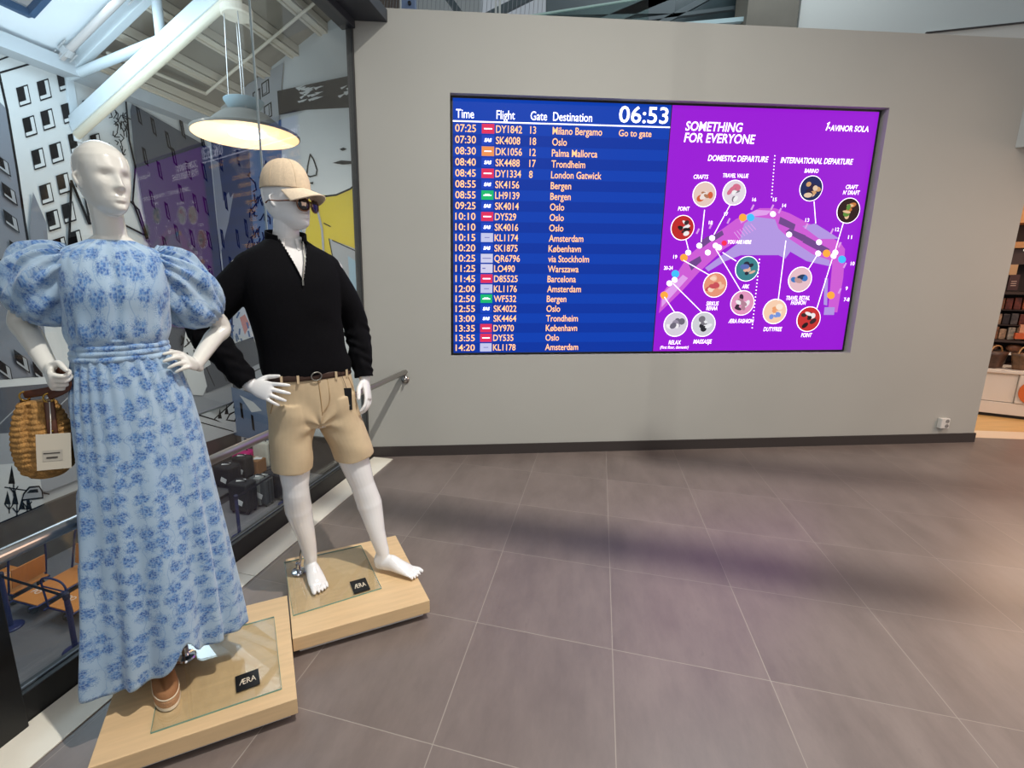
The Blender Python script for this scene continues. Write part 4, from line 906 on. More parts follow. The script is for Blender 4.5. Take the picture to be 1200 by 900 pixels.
b.tube([WSH_L, WSH_L.lerp(W_EL, .5), W_EL, W_EL.lerp(W_WL, .35), W_WL], [.045, .040, .034, .033, .022], 20)
hand(b, W_WL, V(.132, .062, 1.178), V(.75, .35, .55), V(.1, -.35, .9), curls=[(12, 28, 18), (16, 32, 20), (20, 36, 22), (24, 40, 24)], k=.92, spread=.12)
hand(b, W_WR, V(-.212, .072, 1.145), V(-.95, .30, -.05), V(.0, .35, .95), curls=[(55, 72, 45), (60, 78, 48), (64, 80, 48), (68, 82, 50)], k=.90, spread=.04, tcurl=.9)
for hip, kn, an in ((V(.045, 0, .92), V(.02, .05, .50), V(-.052, .02, .10)), (V(-.10, 0, .92), V(-.09, -.02, .50), V(-.05, -.15, .10))):
    b.tube([hip, hip.lerp(kn, .5), kn, kn.lerp(an, .35), an, an - Vector((0, 0, .05))], [.078, .066, .050, .048, .031, .034], 22)
me, co = remesh(b, .0034, 5, .5); mesh_obj('body', me, co, M_SKIN, woman)

def floral():
    m = bpy.data.materials.new('floral_chiffon'); m.use_nodes = True; nt = m.node_tree; b = nt.nodes['Principled BSDF']; N, Lk = nt.nodes.new, nt.links.new
    uv = N('ShaderNodeTexCoord')
    def mp(s): 
        q = N('ShaderNodeMapping'); q.inputs['Scale'].default_value = (s, s, s); Lk(uv.outputs['UV'], q.inputs['Vector']); return q.outputs[0]
    def vor(s, rnd=.8):
        v = N('ShaderNodeTexVoronoi'); v.voronoi_dimensions = '2D'; v.inputs['Scale'].default_value = 1; v.inputs['Randomness'].default_value = rnd; Lk(mp(s), v.inputs['Vector']); return v
    def ma(op, a, c=None, cl=False):
        n = N('ShaderNodeMath'); n.operation = op; n.use_clamp = cl
        for i, x in enumerate((a, c)):
            if x is None: continue
            if isinstance(x, (int, float)): n.inputs[i].default_value = x
            else: Lk(x, n.inputs[i])
        return n.outputs[0]
    big = vor(19.5, .62); dots = vor(150, .85); tiny = vor(300, 1)
    nz = N('ShaderNodeTexNoise'); nz.noise_dimensions = '2D'; nz.inputs['Scale'].default_value = 60; nz.inputs['Detail'].default_value = 3; Lk(uv.outputs['UV'], nz.inputs['Vector'])
    d = ma('ADD', big.outputs['Distance'], ma('MULTIPLY', ma('SUBTRACT', nz.outputs[0], .5), .75))
    core = ma('MULTIPLY', ma('SUBTRACT', .43, d), 6, True)
    dm = ma('MAXIMUM', ma('MULTIPLY', ma('SUBTRACT', .56, dots.outputs['Distance']), 6, True), .42)
    halo = ma('MULTIPLY', ma('MULTIPLY', ma('SUBTRACT', .60, d), 6, True), ma('MULTIPLY', ma('SUBTRACT', .34, tiny.outputs['Distance']), 8, True))
    mask = ma('MAXIMUM', ma('MULTIPLY', core, dm), ma('MULTIPLY', halo, .8))
    vine = N('ShaderNodeTexWave'); vine.inputs['Scale'].default_value = 5.5; vine.inputs['Distortion'].default_value = 9; vine.inputs['Detail Scale'].default_value = 1.6; Lk(mp(1), vine.inputs['Vector'])
    vm = ma('MULTIPLY', ma('MULTIPLY', ma('SUBTRACT', vine.outputs['Fac'], .985), 60, True), .45)
    mask = ma('MAXIMUM', mask, vm)
    sepr = N('ShaderNodeSeparateColor'); Lk(dots.outputs['Color'], sepr.inputs[0])
    cr = N('ShaderNodeMix'); cr.data_type = 'RGBA'; Lk(sepr.outputs[0], cr.inputs[0]); cr.inputs[6].default_value = (*lin((54, 94, 160)), 1); cr.inputs[7].default_value = (*lin((104, 148, 200)), 1)
    n2 = N('ShaderNodeTexNoise'); n2.noise_dimensions = '2D'; n2.inputs['Scale'].default_value = 9; Lk(uv.outputs['UV'], n2.inputs['Vector'])
    bs = N('ShaderNodeMix'); bs.data_type = 'RGBA'; Lk(n2.outputs[0], bs.inputs[0]); bs.inputs[6].default_value = (*lin((152, 180, 206)), 1); bs.inputs[7].default_value = (*lin((176, 199, 217)), 1)
    mx = N('ShaderNodeMix'); mx.data_type = 'RGBA'; Lk(mask, mx.inputs[0]); Lk(bs.outputs[2], mx.inputs[6]); Lk(cr.outputs[2], mx.inputs[7]); Lk(mx.outputs[2], b.inputs['Base Color'])
    b.inputs['Roughness'].default_value = .7; b.inputs['Sheen Weight'].default_value = .3; b.inputs['Specular IOR Level'].default_value = .25
    bp = N('ShaderNodeBump'); bp.inputs['Strength'].default_value = .25; bp.inputs['Distance'].default_value = .002; n3 = N('ShaderNodeTexNoise'); n3.inputs['Scale'].default_value = 55; Lk(uv.outputs['UV'], n3.inputs['Vector']); Lk(n3.outputs[0], bp.inputs['Height']); Lk(bp.outputs[0], b.inputs['Normal'])
    return m
M_FLORAL = floral()
dress = thing('dress', None, None, local=True); [dress.__delitem__(k_) for k_ in list(dress.keys())]; dress.parent = woman; dress['label'] = 'blue floral puff-sleeved maxi dress'
def itab(tab, z):
    zs = [t[0] for t in tab][::-1]; return [float(np.interp(z, zs, [t[k] for t in tab][::-1])) for k in range(1, 6)]
_ARC = {}
def arc_u(a, tab, z, ex):
    k = (id(tab), round(z, 3))
    if k not in _ARC:
        cx, cy, w, df, db = itab(tab, z); q = np.linspace(-PI, PI, 361); sn, cs = np.sin(q), np.cos(q); e = 2 / ex
        x = w * np.sign(sn) * np.abs(sn) ** e; y = np.where(cs > 0, df, db) * np.sign(cs) * np.abs(cs) ** e
        c_ = np.concatenate([[0], np.cumsum(np.hypot(np.diff(x), np.diff(y)))]); _ARC[k] = (q, c_ - c_[180])
    return float(np.interp(a, *_ARC[k]))
# bodice: round neck to the waist seam
BT = dense([(1.566, -.030, -.020, .054, .050, .052), (1.563, -.030, -.020, .060, .054, .058), (1.552, -.030, -.02, .082, .064, .066), (1.532, -.030, -.018, .122, .082, .080), (1.50, -.030, -.012, .143, .100, .092), (1.45, -.030, -.004, .142, .116, .094), (1.40, -.030, 0, .141, .125, .090), (1.34, -.033, 0, .137, .120, .090), (1.28, -.038, 0, .134, .116, .092), (1.25, -.040, 0, .128, .106, .090), (1.238, -.040, 0, .123, .100, .086)], 6)
def bodice(a, v):
    i = v * (len(BT) - 1); i0 = min(int(i), len(BT) - 2); f = i - i0; r = [BT[i0][k] * (1 - f) + BT[i0 + 1][k] * f for k in range(6)]; z, cx, cy, w, df, db = r
    sn, cs = math.sin(a), math.cos(a); e = 2 / 2.3
    p = .0035 * max(0, (z - 1.46)) / .1 * math.sin(26 * a) * (cs > 0) + .006 * max(0, 1 - abs(z - 1.29) / .07) * (math.sin(9 * a + 1) * .6 + math.sin(17 * a) * .4) - .010 * math.exp(-(a / .07) ** 2) * max(0, min(1, (1.53 - z) / .05)) * (z > 1.26)
    k = 1 + p / .12
    return V(cx + w * k * math.copysign(abs(sn) ** e, sn), cy + (df if cs > 0 else db) * k * math.copysign(abs(cs) ** e, cs), z - .006 * (cs > 0) * cs * max(0, 1 - abs(v) * 8) )
cloth('bodice', bodice, 160, 80, M_FLORAL, dress, lambda a, v: (arc_u(a, BT, max(1.24, min(1.53, 1.566 - v * .328)), 2.3), 1.566 - v * .34), solid=.003)
b = MB(); b.tube([V(-.030 + .0545 * math.sin(a), -.020 + .0505 * math.cos(a), 1.566 - .006 * max(0, math.cos(a))) for a in [2 * PI * k / 20 for k in range(20)]], .0035, 8, loop=True, sub=3); b.build('neck_binding', mat('pale_blue_binding', (176, 198, 218), .7), dress, smooth=True)
def waistband(a, v):
    z = 1.246 - v * .052; sn, cs = math.sin(a), math.cos(a); e = 2 / 2.3; p = .004 * abs(math.sin(v * PI * 3)) + .0015 * math.sin(7 * a + v * 9)
    return V(-.040 + (.126 + p + .006 * v) * math.copysign(abs(sn) ** e, sn), (.103 + p + .004 * v) * math.copysign(abs(cs) ** e, cs) * (1 if cs > 0 else .9), z - .012 * sn * 0)
cloth('waistband', waistband, 140, 22, M_FLORAL, dress, lambda a, v: (a * .135 + .4, 3.2 - v * .06), solid=.003)
SK = [(1.200, -.038, 0, .130, .106, .096), (1.15, -.033, 0, .146, .116, .112), (1.05, -.026, 0, .166, .128, .112), (.92, -.020, 0, .180, .140, .110), (.75, -.018, 0, .196, .156, .108), (.55, -.017, -.003, .215, .172, .135), (.35, -.018, -.006, .232, .184, .180), (.20, -.022, -.008, .245, .190, .214), (.125, -.025, -.010, .250, .190, .220)]
def hem_z(a): return .118 + .018 * math.sin(3 * a + .6) + .030 * max(0, math.sin(a)) * 1.2 - .012 * max(0, -math.sin(a)) + .085 * math.exp(-((a - .18) / .13) ** 2)
def skirt(a, v):
    z = 1.205 - v * (1.205 - hem_z(a)); cx, cy, w, df, db = itab(SK, max(z, .125)); sn, cs = math.sin(a), math.cos(a); e = 2 / 2.25
    g = v ** 1.5; ph = .4 * math.sin(2.2 * v + 1)
    f = .014 * g * math.sin(11 * a + ph) + .014 * g * math.sin(6 * a + 1.2 + ph) + .006 * g * math.sin(19 * a + 2 * v) + .003 * (1 - v) ** 3 * math.sin(30 * a)
    f += -.020 * g * math.exp(-((a - .85) / .10) ** 2) + .014 * g * math.exp(-((a - 1.05) / .12) ** 2) - .012 * g * math.exp(-((a + .55) / .12) ** 2)
    x_, y_ = cx + (w + f) * math.copysign(abs(sn) ** e, sn), cy + ((df if cs > 0 else db) + f) * math.copysign(abs(cs) ** e, cs)
    if x_ < -.15 and .76 < z < 1.12:      # pressed in by the bag that hangs against it
        k_ = min(1, (z - .76) / .06, (1.12 - z) / .04); x_ = x_ + max(0, -.189 - x_) * k_
    p_ = Vector((x_, -y_, z))
    pw = WO + Matrix.Rotation(RZ_F, 3, 'Z') @ p_; side_ = (Vector((pw.x, pw.y, 0)) - Vector((hr0.x, hr0.y, 0))).dot(RAIL_N)
    if abs(pw.z - .765) < .16 and side_ < .036:   # and by the handrail behind it
        p_ = p_ + Matrix.Rotation(-RZ_F, 3, 'Z') @ (RAIL_N * ((.036 - side_) * max(0, min(1, (.16 - abs(pw.z - .765)) / .09))))
    return p_
RAIL_N = Vector((-hd_.y, hd_.x, 0)).normalized()
cloth('skirt', skirt, 260, 120, M_FLORAL, dress, lambda a, v: (arc_u(a, SK, max(.125, 1.205 - v * 1.075), 2.25) + .9, 5 + (1.205 - v * (1.205 - hem_z(a)))), solid=.003)
def sleeve(S, E, rmax, sgn, name, up):
    ax = (E - S); L = ax.length; ax.normalize(); u = Vector((0, 0, 1)); u = (u - ax * u.dot(ax)).normalized(); w_ = ax.cross(u)
    def fn(a, v):
        r = float(np.interp(v, [0, .05, .14, .28, .45, .62, .78, .90, .97, 1.0], [.060, .072, .086, .098, .104, .104, .098, .082, .060, .050])) * rmax
        gth = .0125 * math.exp(-v / .34) * math.sin(17 * a + 5 * v) * (1 if math.cos(a) > -.3 else .4) + .004 * math.exp(-v / .3) * math.sin(29 * a + 2) + .006 * math.exp(-(1 - v) / .14) * math.sin(20 * a + 1) + .008 * math.sin(5 * a + 6 * v + sgn) * math.sin(PI * v) + .006 * math.sin(9 * a - 7 * v) * math.sin(PI * v)
        c_ = S + ax * (L * (v * 1.06 - .03)) + u * (up * math.sin(PI * min(1, v * 1.3))) ; sag = -.014 * math.sin(PI * v) ** 2 * (1 if math.cos(a) < 0 else 0)
        return c_ + u * ((r + gth) * math.cos(a) * (1.05 if math.cos(a) > 0 else 1.08)) + w_ * ((r + gth) * .95 * math.sin(a)) + Vector((0, 0, sag))
    return cloth(name, fn, 150, 70, M_FLORAL, dress, lambda a, v: (a * .085 + 2 * sgn, 8 + v * .26), solid=.003)
sleeve(V(-.122, -.012, 1.500), V(-.268, -.070, 1.350), .94, 1, 'puff_sleeve', .022)
sleeve(V(.064, -.012, 1.500), V(.236, -.110, 1.316), .88, -1, 'puff_sleeve', .014)

# shoes: brown espadrilles
M_SUEDE = mat('brown_suede', (150, 104, 66), .8, noise=.12, nscale=25, bump=.2, bscale=300); M_JUTE = mat('jute_sole', (176, 134, 96), .85, bump=.6, bscale=260); M_RUB = mat('cream_rubber', (222, 206, 178), .6)
def shoe(heel, toe, nm):
    t = thing(nm, None, None, local=True); [t.__delitem__(k_) for k_ in list(t.keys())]; t.parent = woman; t['label'] = 'brown suede espadrille'
    d = toe - heel; L = d.length; d.normalize(); s = Vector((-d.y, d.x, 0))
    def ol(kx, kw, z, zt=None):
        pts = []
        for i in range(56):
            a = 2 * PI * i / 56; cx_ = math.copysign(abs(math.cos(a)) ** .82, math.cos(a)); sx_ = math.copysign(abs(math.sin(a)) ** .90, math.sin(a)); tt = .5 + .5 * cx_
            w = float(np.interp(tt, [0, .15, .35, .55, .75, .9, 1], [.034, .034, .033, .036, .043, .044, .044]))
            z_ = z if zt is None else .034 + zt * float(np.interp(tt, [0, .25, .45, .60, .75, .9, 1], [.052, .050, .054, .062, .050, .034, .022]))
            pts.append(heel + d * (L * (.5 + .5 * cx_ * kx)) + s * (w * kw * sx_) + Vector((0, 0, z_)))
        return pts
    def outline(k, z): return ol(k, k, z)
    def up_(z, k): return ol(.96 * (1 - .10 * k), .97 * (1 - .62 * k * k), 0, z)
    m = MB(); m.rings([outline(1, 0), outline(1.0, .010)]); m.build('rubber_sole', M_RUB, t, smooth=False)
    m = MB(); m.rings([outline(.985, .010), outline(1.0, .018), outline(.99, .030), outline(.96, .036)]); m.build('jute_midsole', M_JUTE, t, smooth=False)
    m = MB(); m.rings([up_(0, 0), up_(.35, .12), up_(.65, .38), up_(.86, .66), up_(1, .9)]); m.build('suede_upper', M_SUEDE, t, smooth=True)
    m = MB(); pts = outline(.955, .0385)[::2]; m.tube(pts, .0028, 6, loop=True, sub=2); m.build('blanket_stitch', M_RUB, t, smooth=True)
shoe(V(-.068, -.045, .0005), V(-.030, .198, .0005), 'shoe'); shoe(V(-.02, -.215, .0005), V(-.165, -.085, .0005), 'shoe')

# hand bag
BAGL = V(-.270, -.022, 0)
bag = thing('straw_handbag', 'woven straw handbag with brown leather straps hanging from the bald mannequin\'s hand', 'handbag', WO, RZ_F, local=True)
M_STRAW = mat('woven_straw', (168, 124, 66), .75, noise=.35, nscale=70, bump=1.0, bscale=160); M_LEA = mat('brown_leather', (84, 44, 24), .4, noise=.08); M_BRASS = mat('brass', (190, 150, 70), .25, .9)
def bagfn(a, v):
    z = .830 + .245 * v; sn, cs = math.sin(a), math.cos(a)
    w = float(np.interp(v, [0, .03, .10, .25, .45, .65, .82, .93, 1], [.02, .040, .060, .070, .073, .068, .058, .048, .040])); dp = float(np.interp(v, [0, .05, .2, .45, .7, .9, 1], [.015, .042, .062, .066, .054, .034, .022]))
    row = .0035 * abs(math.sin(v * PI * 15)) + .0016 * math.sin(58 * a + (int(v * 15) % 2) * PI)
    fold = -.018 * math.exp(-((a + .35) / .16) ** 2) * min(1, v * 1.5)
    return V(BAGL.x + (w + row) * math.copysign(abs(sn) ** .9, sn), -BAGL.y + (dp + row + fold) * math.copysign(abs(cs) ** .85, cs), z)
cloth('pouch', bagfn, 170, 120, M_STRAW, bag, solid=0)
for q_, r_ in ((.836, (.042, .034, .010)), (1.070, (.042, .022, .008))): MB().ball(V(BAGL.x, -BAGL.y, q_), r_, 20).build('pouch_base' if q_ < 1 else 'pouch_top', M_STRAW, bag, smooth=True)
fz = -BAGL.y
for x_, y_, z0, z1, tw in ((.036, .066, .945, 1.075, 1), (-.03, -.05, 1.0, 1.078, 0)):
    b = MB(); b.tube([V(BAGL.x + x_, fz + y_ + .004, z0), V(BAGL.x + x_, fz + y_ * .85 + .006, (z0 + z1) / 2), V(BAGL.x + x_ * .95, fz + y_ * .45 + .004, z1)], [(.013, .0025)] * 3, 8, ref=V(0, 1, 0)); st_ = b.build('strap_tab', M_LEA, bag, smooth=True)
    for zr_ in (.35, .6):
        b = MB(); q = V(BAGL.x + x_, fz + y_ * .9 + .010, z0 + (z1 - z0) * zr_); b.ball(q, .004, 10); b.build('rivet', M_BRASS, st_, smooth=True)
    b = MB(); q = V(BAGL.x + x_ * .95, fz + y_ * .45 + .004, z1 + .012); b.tube([q + Vector((math.cos(k) * .012, 0, math.sin(k) * .014)) for k in [2 * PI * i / 12 for i in range(12)]], .0028, 8, loop=True, sub=2); b.build('ring', M_BRASS, bag, smooth=True)
GRIP = V(-.186, .105, 1.098)
b = MB(); b.tube([V(BAGL.x + .036, fz + .034, 1.092), V(-.180, .062, 1.125), V(-.183, .060, 1.168), V(-.194, .052, 1.172), V(-.206, .030, 1.120), V(BAGL.x - .028, fz - .018, 1.094)], [(.012, .003)] * 6, 8, ref=V(-.6, .8, 0), sub=5); b.build('handle_strap', M_LEA, bag, smooth=True)
M_CARD = mat('price_card', (206, 198, 180), .8); b = MB(); tc_ = V(-.236, .062, .985); b.box(tc_ - Vector((0, 0, .055)), (.080, .0012, .112), M=Matrix.Rotation(.10, 3, 'Y')); tg = b.build('price_tag', M_CARD, bag)
b = MB(); b.box(tc_ - Vector((0.004, -.0004, .066)) + Vector((0, -.0018, 0)), (.046, .0006, .034), M=Matrix.Rotation(.10, 3, 'Y')); b.build('sticker', mat('sticker_grey', (186, 180, 166), .7), tg)
b = MB(); b.box(tc_ - Vector((.006, 0, .072)) + Vector((0, -.0026, 0)), (.026, .0006, .005), M=Matrix.Rotation(.10, 3, 'Y')); b.box(tc_ - Vector((.005, 0, .058)) + Vector((0, -.0026, 0)), (.038, .0006, .003), M=Matrix.Rotation(.10, 3, 'Y')); b.build('print', mat('print_dark', (70, 66, 60), .7), tg)
b = MB(); b.tube([tc_, tc_ + V(.004, -.01, .05), V(BAGL.x + .036, fz + .04, 1.075)], .0012, 6); b.build('tag_string', mat('string_white', (224, 220, 210), .7), bag, smooth=True)

# ---- the dummy in jumper and shorts
MO = Vector((-.66, 2.16, .106))
man = thing('mannequin', 'white mannequin in a black jumper and khaki shorts, one hand on its hip', 'mannequin', MO, RZ_F, local=True)
b = MB()
MT = [(1.625, -.150, -.03, .060, .052, .062), (1.59, -.150, -.03, .085, .065, .070), (1.555, -.148, -.025, .150, .085, .085), (1.51, -.147, -.015, .195, .105, .10), (1.44, -.145, -.005, .202, .120, .108), (1.34, -.142, 0, .190, .122, .105), (1.24, -.130, 0, .175, .112, .100), (1.14, -.115, 0, .166, .104, .098), (1.05, -.100, 0, .170, .106, .105), (.95, -.090, 0, .182, .110, .118), (.86, -.085, 0, .178, .105, .118), (.80, -.085, 0, .15, .09, .10), (.77, -.08, 0, .08, .06, .06)]
ring_torso(b, dense(MT))
b.tube([V(-.150, -.035, 1.55), V(-.150, -.030, 1.60), V(-.148, -.014, 1.66), V(-.145, -.004, 1.72)], [.066, .058, .053, .054], 24)
HM = (-.142, -.002, 1.652); head(b, HM, .60, .250, .075, male=True)
MSH_R, M_ER, M_WR = V(-.325, -.01, 1.485), V(-.500, -.06, 1.245), V(-.347, .035, 1.003)
MSH_L, M_EL, M_WL = V(.030, -.01, 1.485), V(.150, -.035, 1.225), V(.158, .03, .975)
b.tube([MSH_R, MSH_R.lerp(M_ER, .5), M_ER, M_ER.lerp(M_WR, .35), M_WR], [.058, .050, .043, .042, .028], 20)
b.tube([MSH_L, MSH_L.lerp(M_EL, .5), M_EL, M_EL.lerp(M_WL, .35), M_WL], [.058, .050, .043, .042, .028], 20)
hand(b, M_WR, V(-.290, .112, .985), V(-.45, .85, .30), V(.4, .3, .85), curls=[(8, 14, 10), (12, 16, 12), (14, 18, 12), (16, 20, 14)], k=1.06, spread=.26, tcurl=.2)
hand(b, M_WL, V(.160, .066, .886), V(.80, .62, .1), V(-.55, .75, .0), curl=(14, 22, 16), k=1.06, spread=.10, tcurl=.3)
M_HR, M_KR, M_AR = V(-.185, 0, .88), V(-.196, .035, .505), V(-.142, -.005, .105)
M_HL, M_KL, M_AL = V(.010, .0, .88), V(.112, .065, .455), V(.176, .138, .100)
b.tube([M_HR, M_HR.lerp(M_KR, .5), M_KR, M_KR.lerp(M_AR, .32) + V(-.006, -.012, 0), M_KR.lerp(M_AR, .7), M_AR], [.098, .082, .058, .062, .042, .031], 24)
b.tube([M_HL, M_HL.lerp(M_KL, .5), M_KL, M_KL.lerp(M_AL, .32) + V(.008, -.012, 0), M_KL.lerp(M_AL, .7), M_AL], [.098, .082, .058, .062, .042, .031], 24)
foot(b, M_AR, M_KR, V(-.142, -.058, .0015), V(-.140, .150, .0015), left=True)
foot(b, M_AL, M_KL, V(.146, .106, .0015), V(.305, .292, .0015), left=False)
me, co = remesh(b, .0027, 6, .5); mesh_obj('body', me, co, M_SKINM, man)

# polo shirt under the jumper
M_POLO = mat('white_polo', (226, 224, 222), .8)
b = MB(); PT = [(z, cx, cy, w + .002, df + .006, db + .003) for z, cx, cy, w, df, db in MT[1:6]]; PT[0] = (1.612, -.150, -.03, .066, .062, .064); PT[1] = (1.575, -.150, -.028, .090, .078, .076)
ring_torso(b, dense(PT)); b.tube([V(-.150, -.034, 1.57), V(-.149, -.026, 1.625)], [.067, .062], 28, round_ends=False, smooth=False); polo = b.build('polo_shirt', M_POLO, man, smooth=True)
def collar(a0, a1, rt, rb, zt, zb, front_drop, name, m_, parent, n=30, flare=0):
    def fn(u, v):
        a = a0 + (a1 - a0) * u; k = abs(2 * u - 1) ** 4
        r = rt + (rb - rt) * v + flare * k; z = zt + (zb - zt) * v - front_drop * (1 - abs(1 - abs(a) / PI)) ** 1.5 * 0 - front_drop * (1 + math.cos(a)) / 2 - .012 * k * v
        return V(-.150 + r * math.sin(a), -.030 + r * 1.02 * math.cos(a) + .008 * (1 - v), z)
    return cloth(name, fn, n, 10, m_, parent, solid=.003, closed=False)
collar(.30, 2 * PI - .30, .061, .083, 1.640, 1.600, .026, 'shirt_collar', M_POLO, polo, 40, .006)

# jumper
M_KNIT = mat('black_knit', (9, 9, 13), .92, noise=.15, nscale=120, bump=.35, bscale=420, spec=.15)
b = MB(); ST = [(1.612, -.150, -.028, .086, .080, .086), (1.590, -.150, -.028, .118, .092, .096), (1.555, -.148, -.02, .178, .106, .106), (1.51, -.147, -.012, .206, .120, .114), (1.44, -.145, -.003, .212, .134, .120), (1.34, -.140, 0, .202, .136, .118), (1.24, -.128, 0, .192, .130, .116), (1.14, -.112, 0, .190, .126, .120), (1.07, -.103, 0, .196, .127, .126), (1.030, -.099, 0, .194, .124, .126)]
ring_torso(b, dense(ST)); b.tube([V(-.150, -.03, 1.56), V(-.150, -.028, 1.628)], [.086, .080], 32, round_ends=False, smooth=False)
b.tube([MSH_R + V(.03, 0, .0), MSH_R.lerp(M_ER, .5), M_ER + V(.0, 0, 0), M_ER.lerp(M_WR, .4), M_ER.lerp(M_WR, .78), M_ER.lerp(M_WR, .93)], [.080, .073, .062, .060, .049, .042], 26, round_ends=True)
b.tube([MSH_L + V(-.03, 0, .0), MSH_L.lerp(M_EL, .5), M_EL, M_EL.lerp(M_WL, .4), M_EL.lerp(M_WL, .78), M_EL.lerp(M_WL, .95)], [.080, .071, .060, .058, .049, .042], 26, round_ends=True)
me, co = remesh(b, .0045, 6, .5)
rs = np.random.RandomState(4)
def wrinkle(co, k, amp, dirs):
    d = np.zeros(len(co))
    for (v, s, p) in dirs: d += np.sin(co @ np.array(v) * s + p + 1.6 * np.sin(co @ np.array([.7, .2, .9]) * 11))
    return d * amp / len(dirs)
nrm = np.empty(len(me.vertices) * 3); me.vertices.foreach_get('normal', nrm); nrm = nrm.reshape(-1, 3)
lx, lf, lz = co[:, 0], -co[:, 1], co[:, 2]
for (E_, W_) in ((M_ER, M_WR), (M_EL, M_WL)):      # bunched creases along the forearms
    e = np.array(E_); a = np.array(W_ - E_); L_ = np.linalg.norm(a); a /= L_; t_ = (co - e) @ a; dd_ = np.linalg.norm(co - e - np.outer(t_, a), axis=1)
    k_ = np.clip((.09 - dd_) / .03, 0, 1) * np.clip(t_ / .05 + .6, 0, 1); co = co + nrm * (k_ * (.0030 * np.sin(t_ * 92 + 2.5 * np.sin(co[:, 2] * 31 + co[:, 0] * 47)) + .0022 * np.sin(t_ * 61 + 4 * np.sin(co[:, 1] * 37 - co[:, 0] * 29) + 2)))[:, None]
co = co + nrm * (wrinkle(co, 1, .0035, [((.6, .2, 1.0), 26, 0), ((-.7, .1, .9), 31, 1.2)]) * np.clip((1.4 - lz) / .2, 0, 1))[:, None]
co[:, 2] += np.where(lz < 1.055, .012 * np.sin(lx * 30), 0) * 0
vx = -.1435 + (lf - .05) * .10
half = np.clip((lz - 1.442) / (1.60 - 1.442), 0, 1.2) * .050
drop = ((np.abs(lx - vx - .008) < half) & (lf > .02) & (lz > 1.44)) | ((lz > 1.612) & (np.hypot(lx + .150, lf + .028) < .12)) | ((lz < 1.029) & (lx > -.29) & (lx < .085) & (np.abs(lf) < .2))
for (E_, W_, c0) in ((M_ER, M_WR, .955), (M_EL, M_WL, .975)):
    e = np.array(E_); a = np.array(W_ - E_); L_ = np.linalg.norm(a); a /= L_; t_ = (co - e) @ a; dd_ = np.linalg.norm(co - e - np.outer(t_, a), axis=1)
    drop |= (t_ > L_ * c0) & (dd_ < .06)
jumper = mesh_obj('jumper', me, co, M_KNIT, man, drop, solid=.005)
# standing half-zip collar, its flaps falling open
def zipcollar(side):
    def fn(u, v):
        a = side * (.60 + (PI - .60) * u); fl = (1 - u) ** 4; fr = (1 + math.cos(a)) / 2
        r = .080 + .004 * v + .010 * fl * (1 - v); zb = 1.607 - .012 * fr; zt = 1.662 - .030 * fr - .012 * fl
        return V(-.150 + r * math.sin(a), -.028 + r * 1.0 * math.cos(a) + .006 * fl, zt + (zb - zt) * v)
    return cloth('standing_collar', fn, 40, 12, M_KNIT, jumper, solid=.005, closed=False)
zipcollar(1); zipcollar(-1)
M_ZIP = mat('zip_metal', (150, 148, 140), .35, .8)
for s_ in (-1, 1):
    b = MB(); b.tube([V(-.132, .1335, 1.440), V(-.134 + s_ * .012, .125, 1.48), V(-.138 + s_ * .030, .100, 1.535), V(-.144 + s_ * .044, .062, 1.585), V(-.147 + s_ * .048, .050, 1.602)], .0030, 8); b.build('zip_tape', M_ZIP if s_ > 0 else M_KNIT, jumper, smooth=True)
b = MB(); b.box(V(-.131, .139, 1.432), (.007, .003, .022)); b.build('zip_pull', M_ZIP, jumper)

# shorts
M_KHAKI = mat('khaki_cotton', (202, 180, 146), .85, noise=.04, nscale=25, bump=.12, bscale=500)
b = MB(); KT = [(1.060, -.098, 0, .182, .116, .116), (1.03, -.097, 0, .186, .119, .120), (.97, -.092, 0, .193, .122, .128), (.90, -.088, 0, .198, .122, .132), (.83, -.085, 0, .196, .116, .128), (.79, -.082, 0, .17, .10, .11)]
ring_torso(b, dense(KT))
kr = M_HR.lerp(M_KR, .80); kl = M_HL.lerp(M_KL, .76)
b.tube([V(-.180, 0, .90), V(-.188, .006, .78), V(-.200, .014, .68), V(-.204, .018, .588)], [(.104, .118), (.098, .112), (.092, .104), (.090, .102)], 34, ref=V(0, 1, 0), round_ends=False, smooth=True)
b.tube([V(.008, 0, .90), V(.036, .012, .78), V(.068, .028, .68), V(.088, .040, .588)], [(.104, .118), (.100, .112), (.094, .104), (.092, .102)], 34, ref=V(0, 1, 0), round_ends=False, smooth=True)
me, co = remesh(b, .0042, 5, .5); nrm = np.empty(len(me.vertices) * 3); me.vertices.foreach_get('normal', nrm); nrm = nrm.reshape(-1, 3); lz = co[:, 2]; lx = co[:, 0]; lf = -co[:, 1]
rad = np.hypot(lx + .085, (lz - .80)); ang = np.arctan2(lz - .80, lx + .085)
co = co + nrm * (-.0055 * np.exp(-rad / .12) * np.sin(ang * 7) + wrinkle(co, 1, .0048, [((.5, .1, .9), 30, .4), ((-.5, .1, .8), 24, 2)]))[:, None]
shorts = mesh_obj('shorts', me, co, M_KHAKI, man, lz < .592, solid=0)
sm_ = mat('khaki_seam', (168, 138, 98), .9)
def shell(a, z, off=.003):
    cx, cy, w, df, db = itab(KT, z); sn, cs = math.sin(a), math.cos(a); e = 2 / 2.3
    return V(cx + (w + off) * math.copysign(abs(sn) ** e, sn), cy + ((df if cs > 0 else db) + off) * math.copysign(abs(cs) ** e, cs), z)
b = MB(); b.tube([shell(.02, 1.03), shell(.02, .97), shell(.02, .90), shell(.02, .85)], .0022, 6); b.build('fly_seam', sm_, shorts, smooth=True)
b = MB(); b.tube([shell(.20, 1.02), shell(.20, .95), shell(.16, .90), shell(.03, .86)], .0015, 6); b.build('fly_stitching', sm_, shorts, smooth=True)
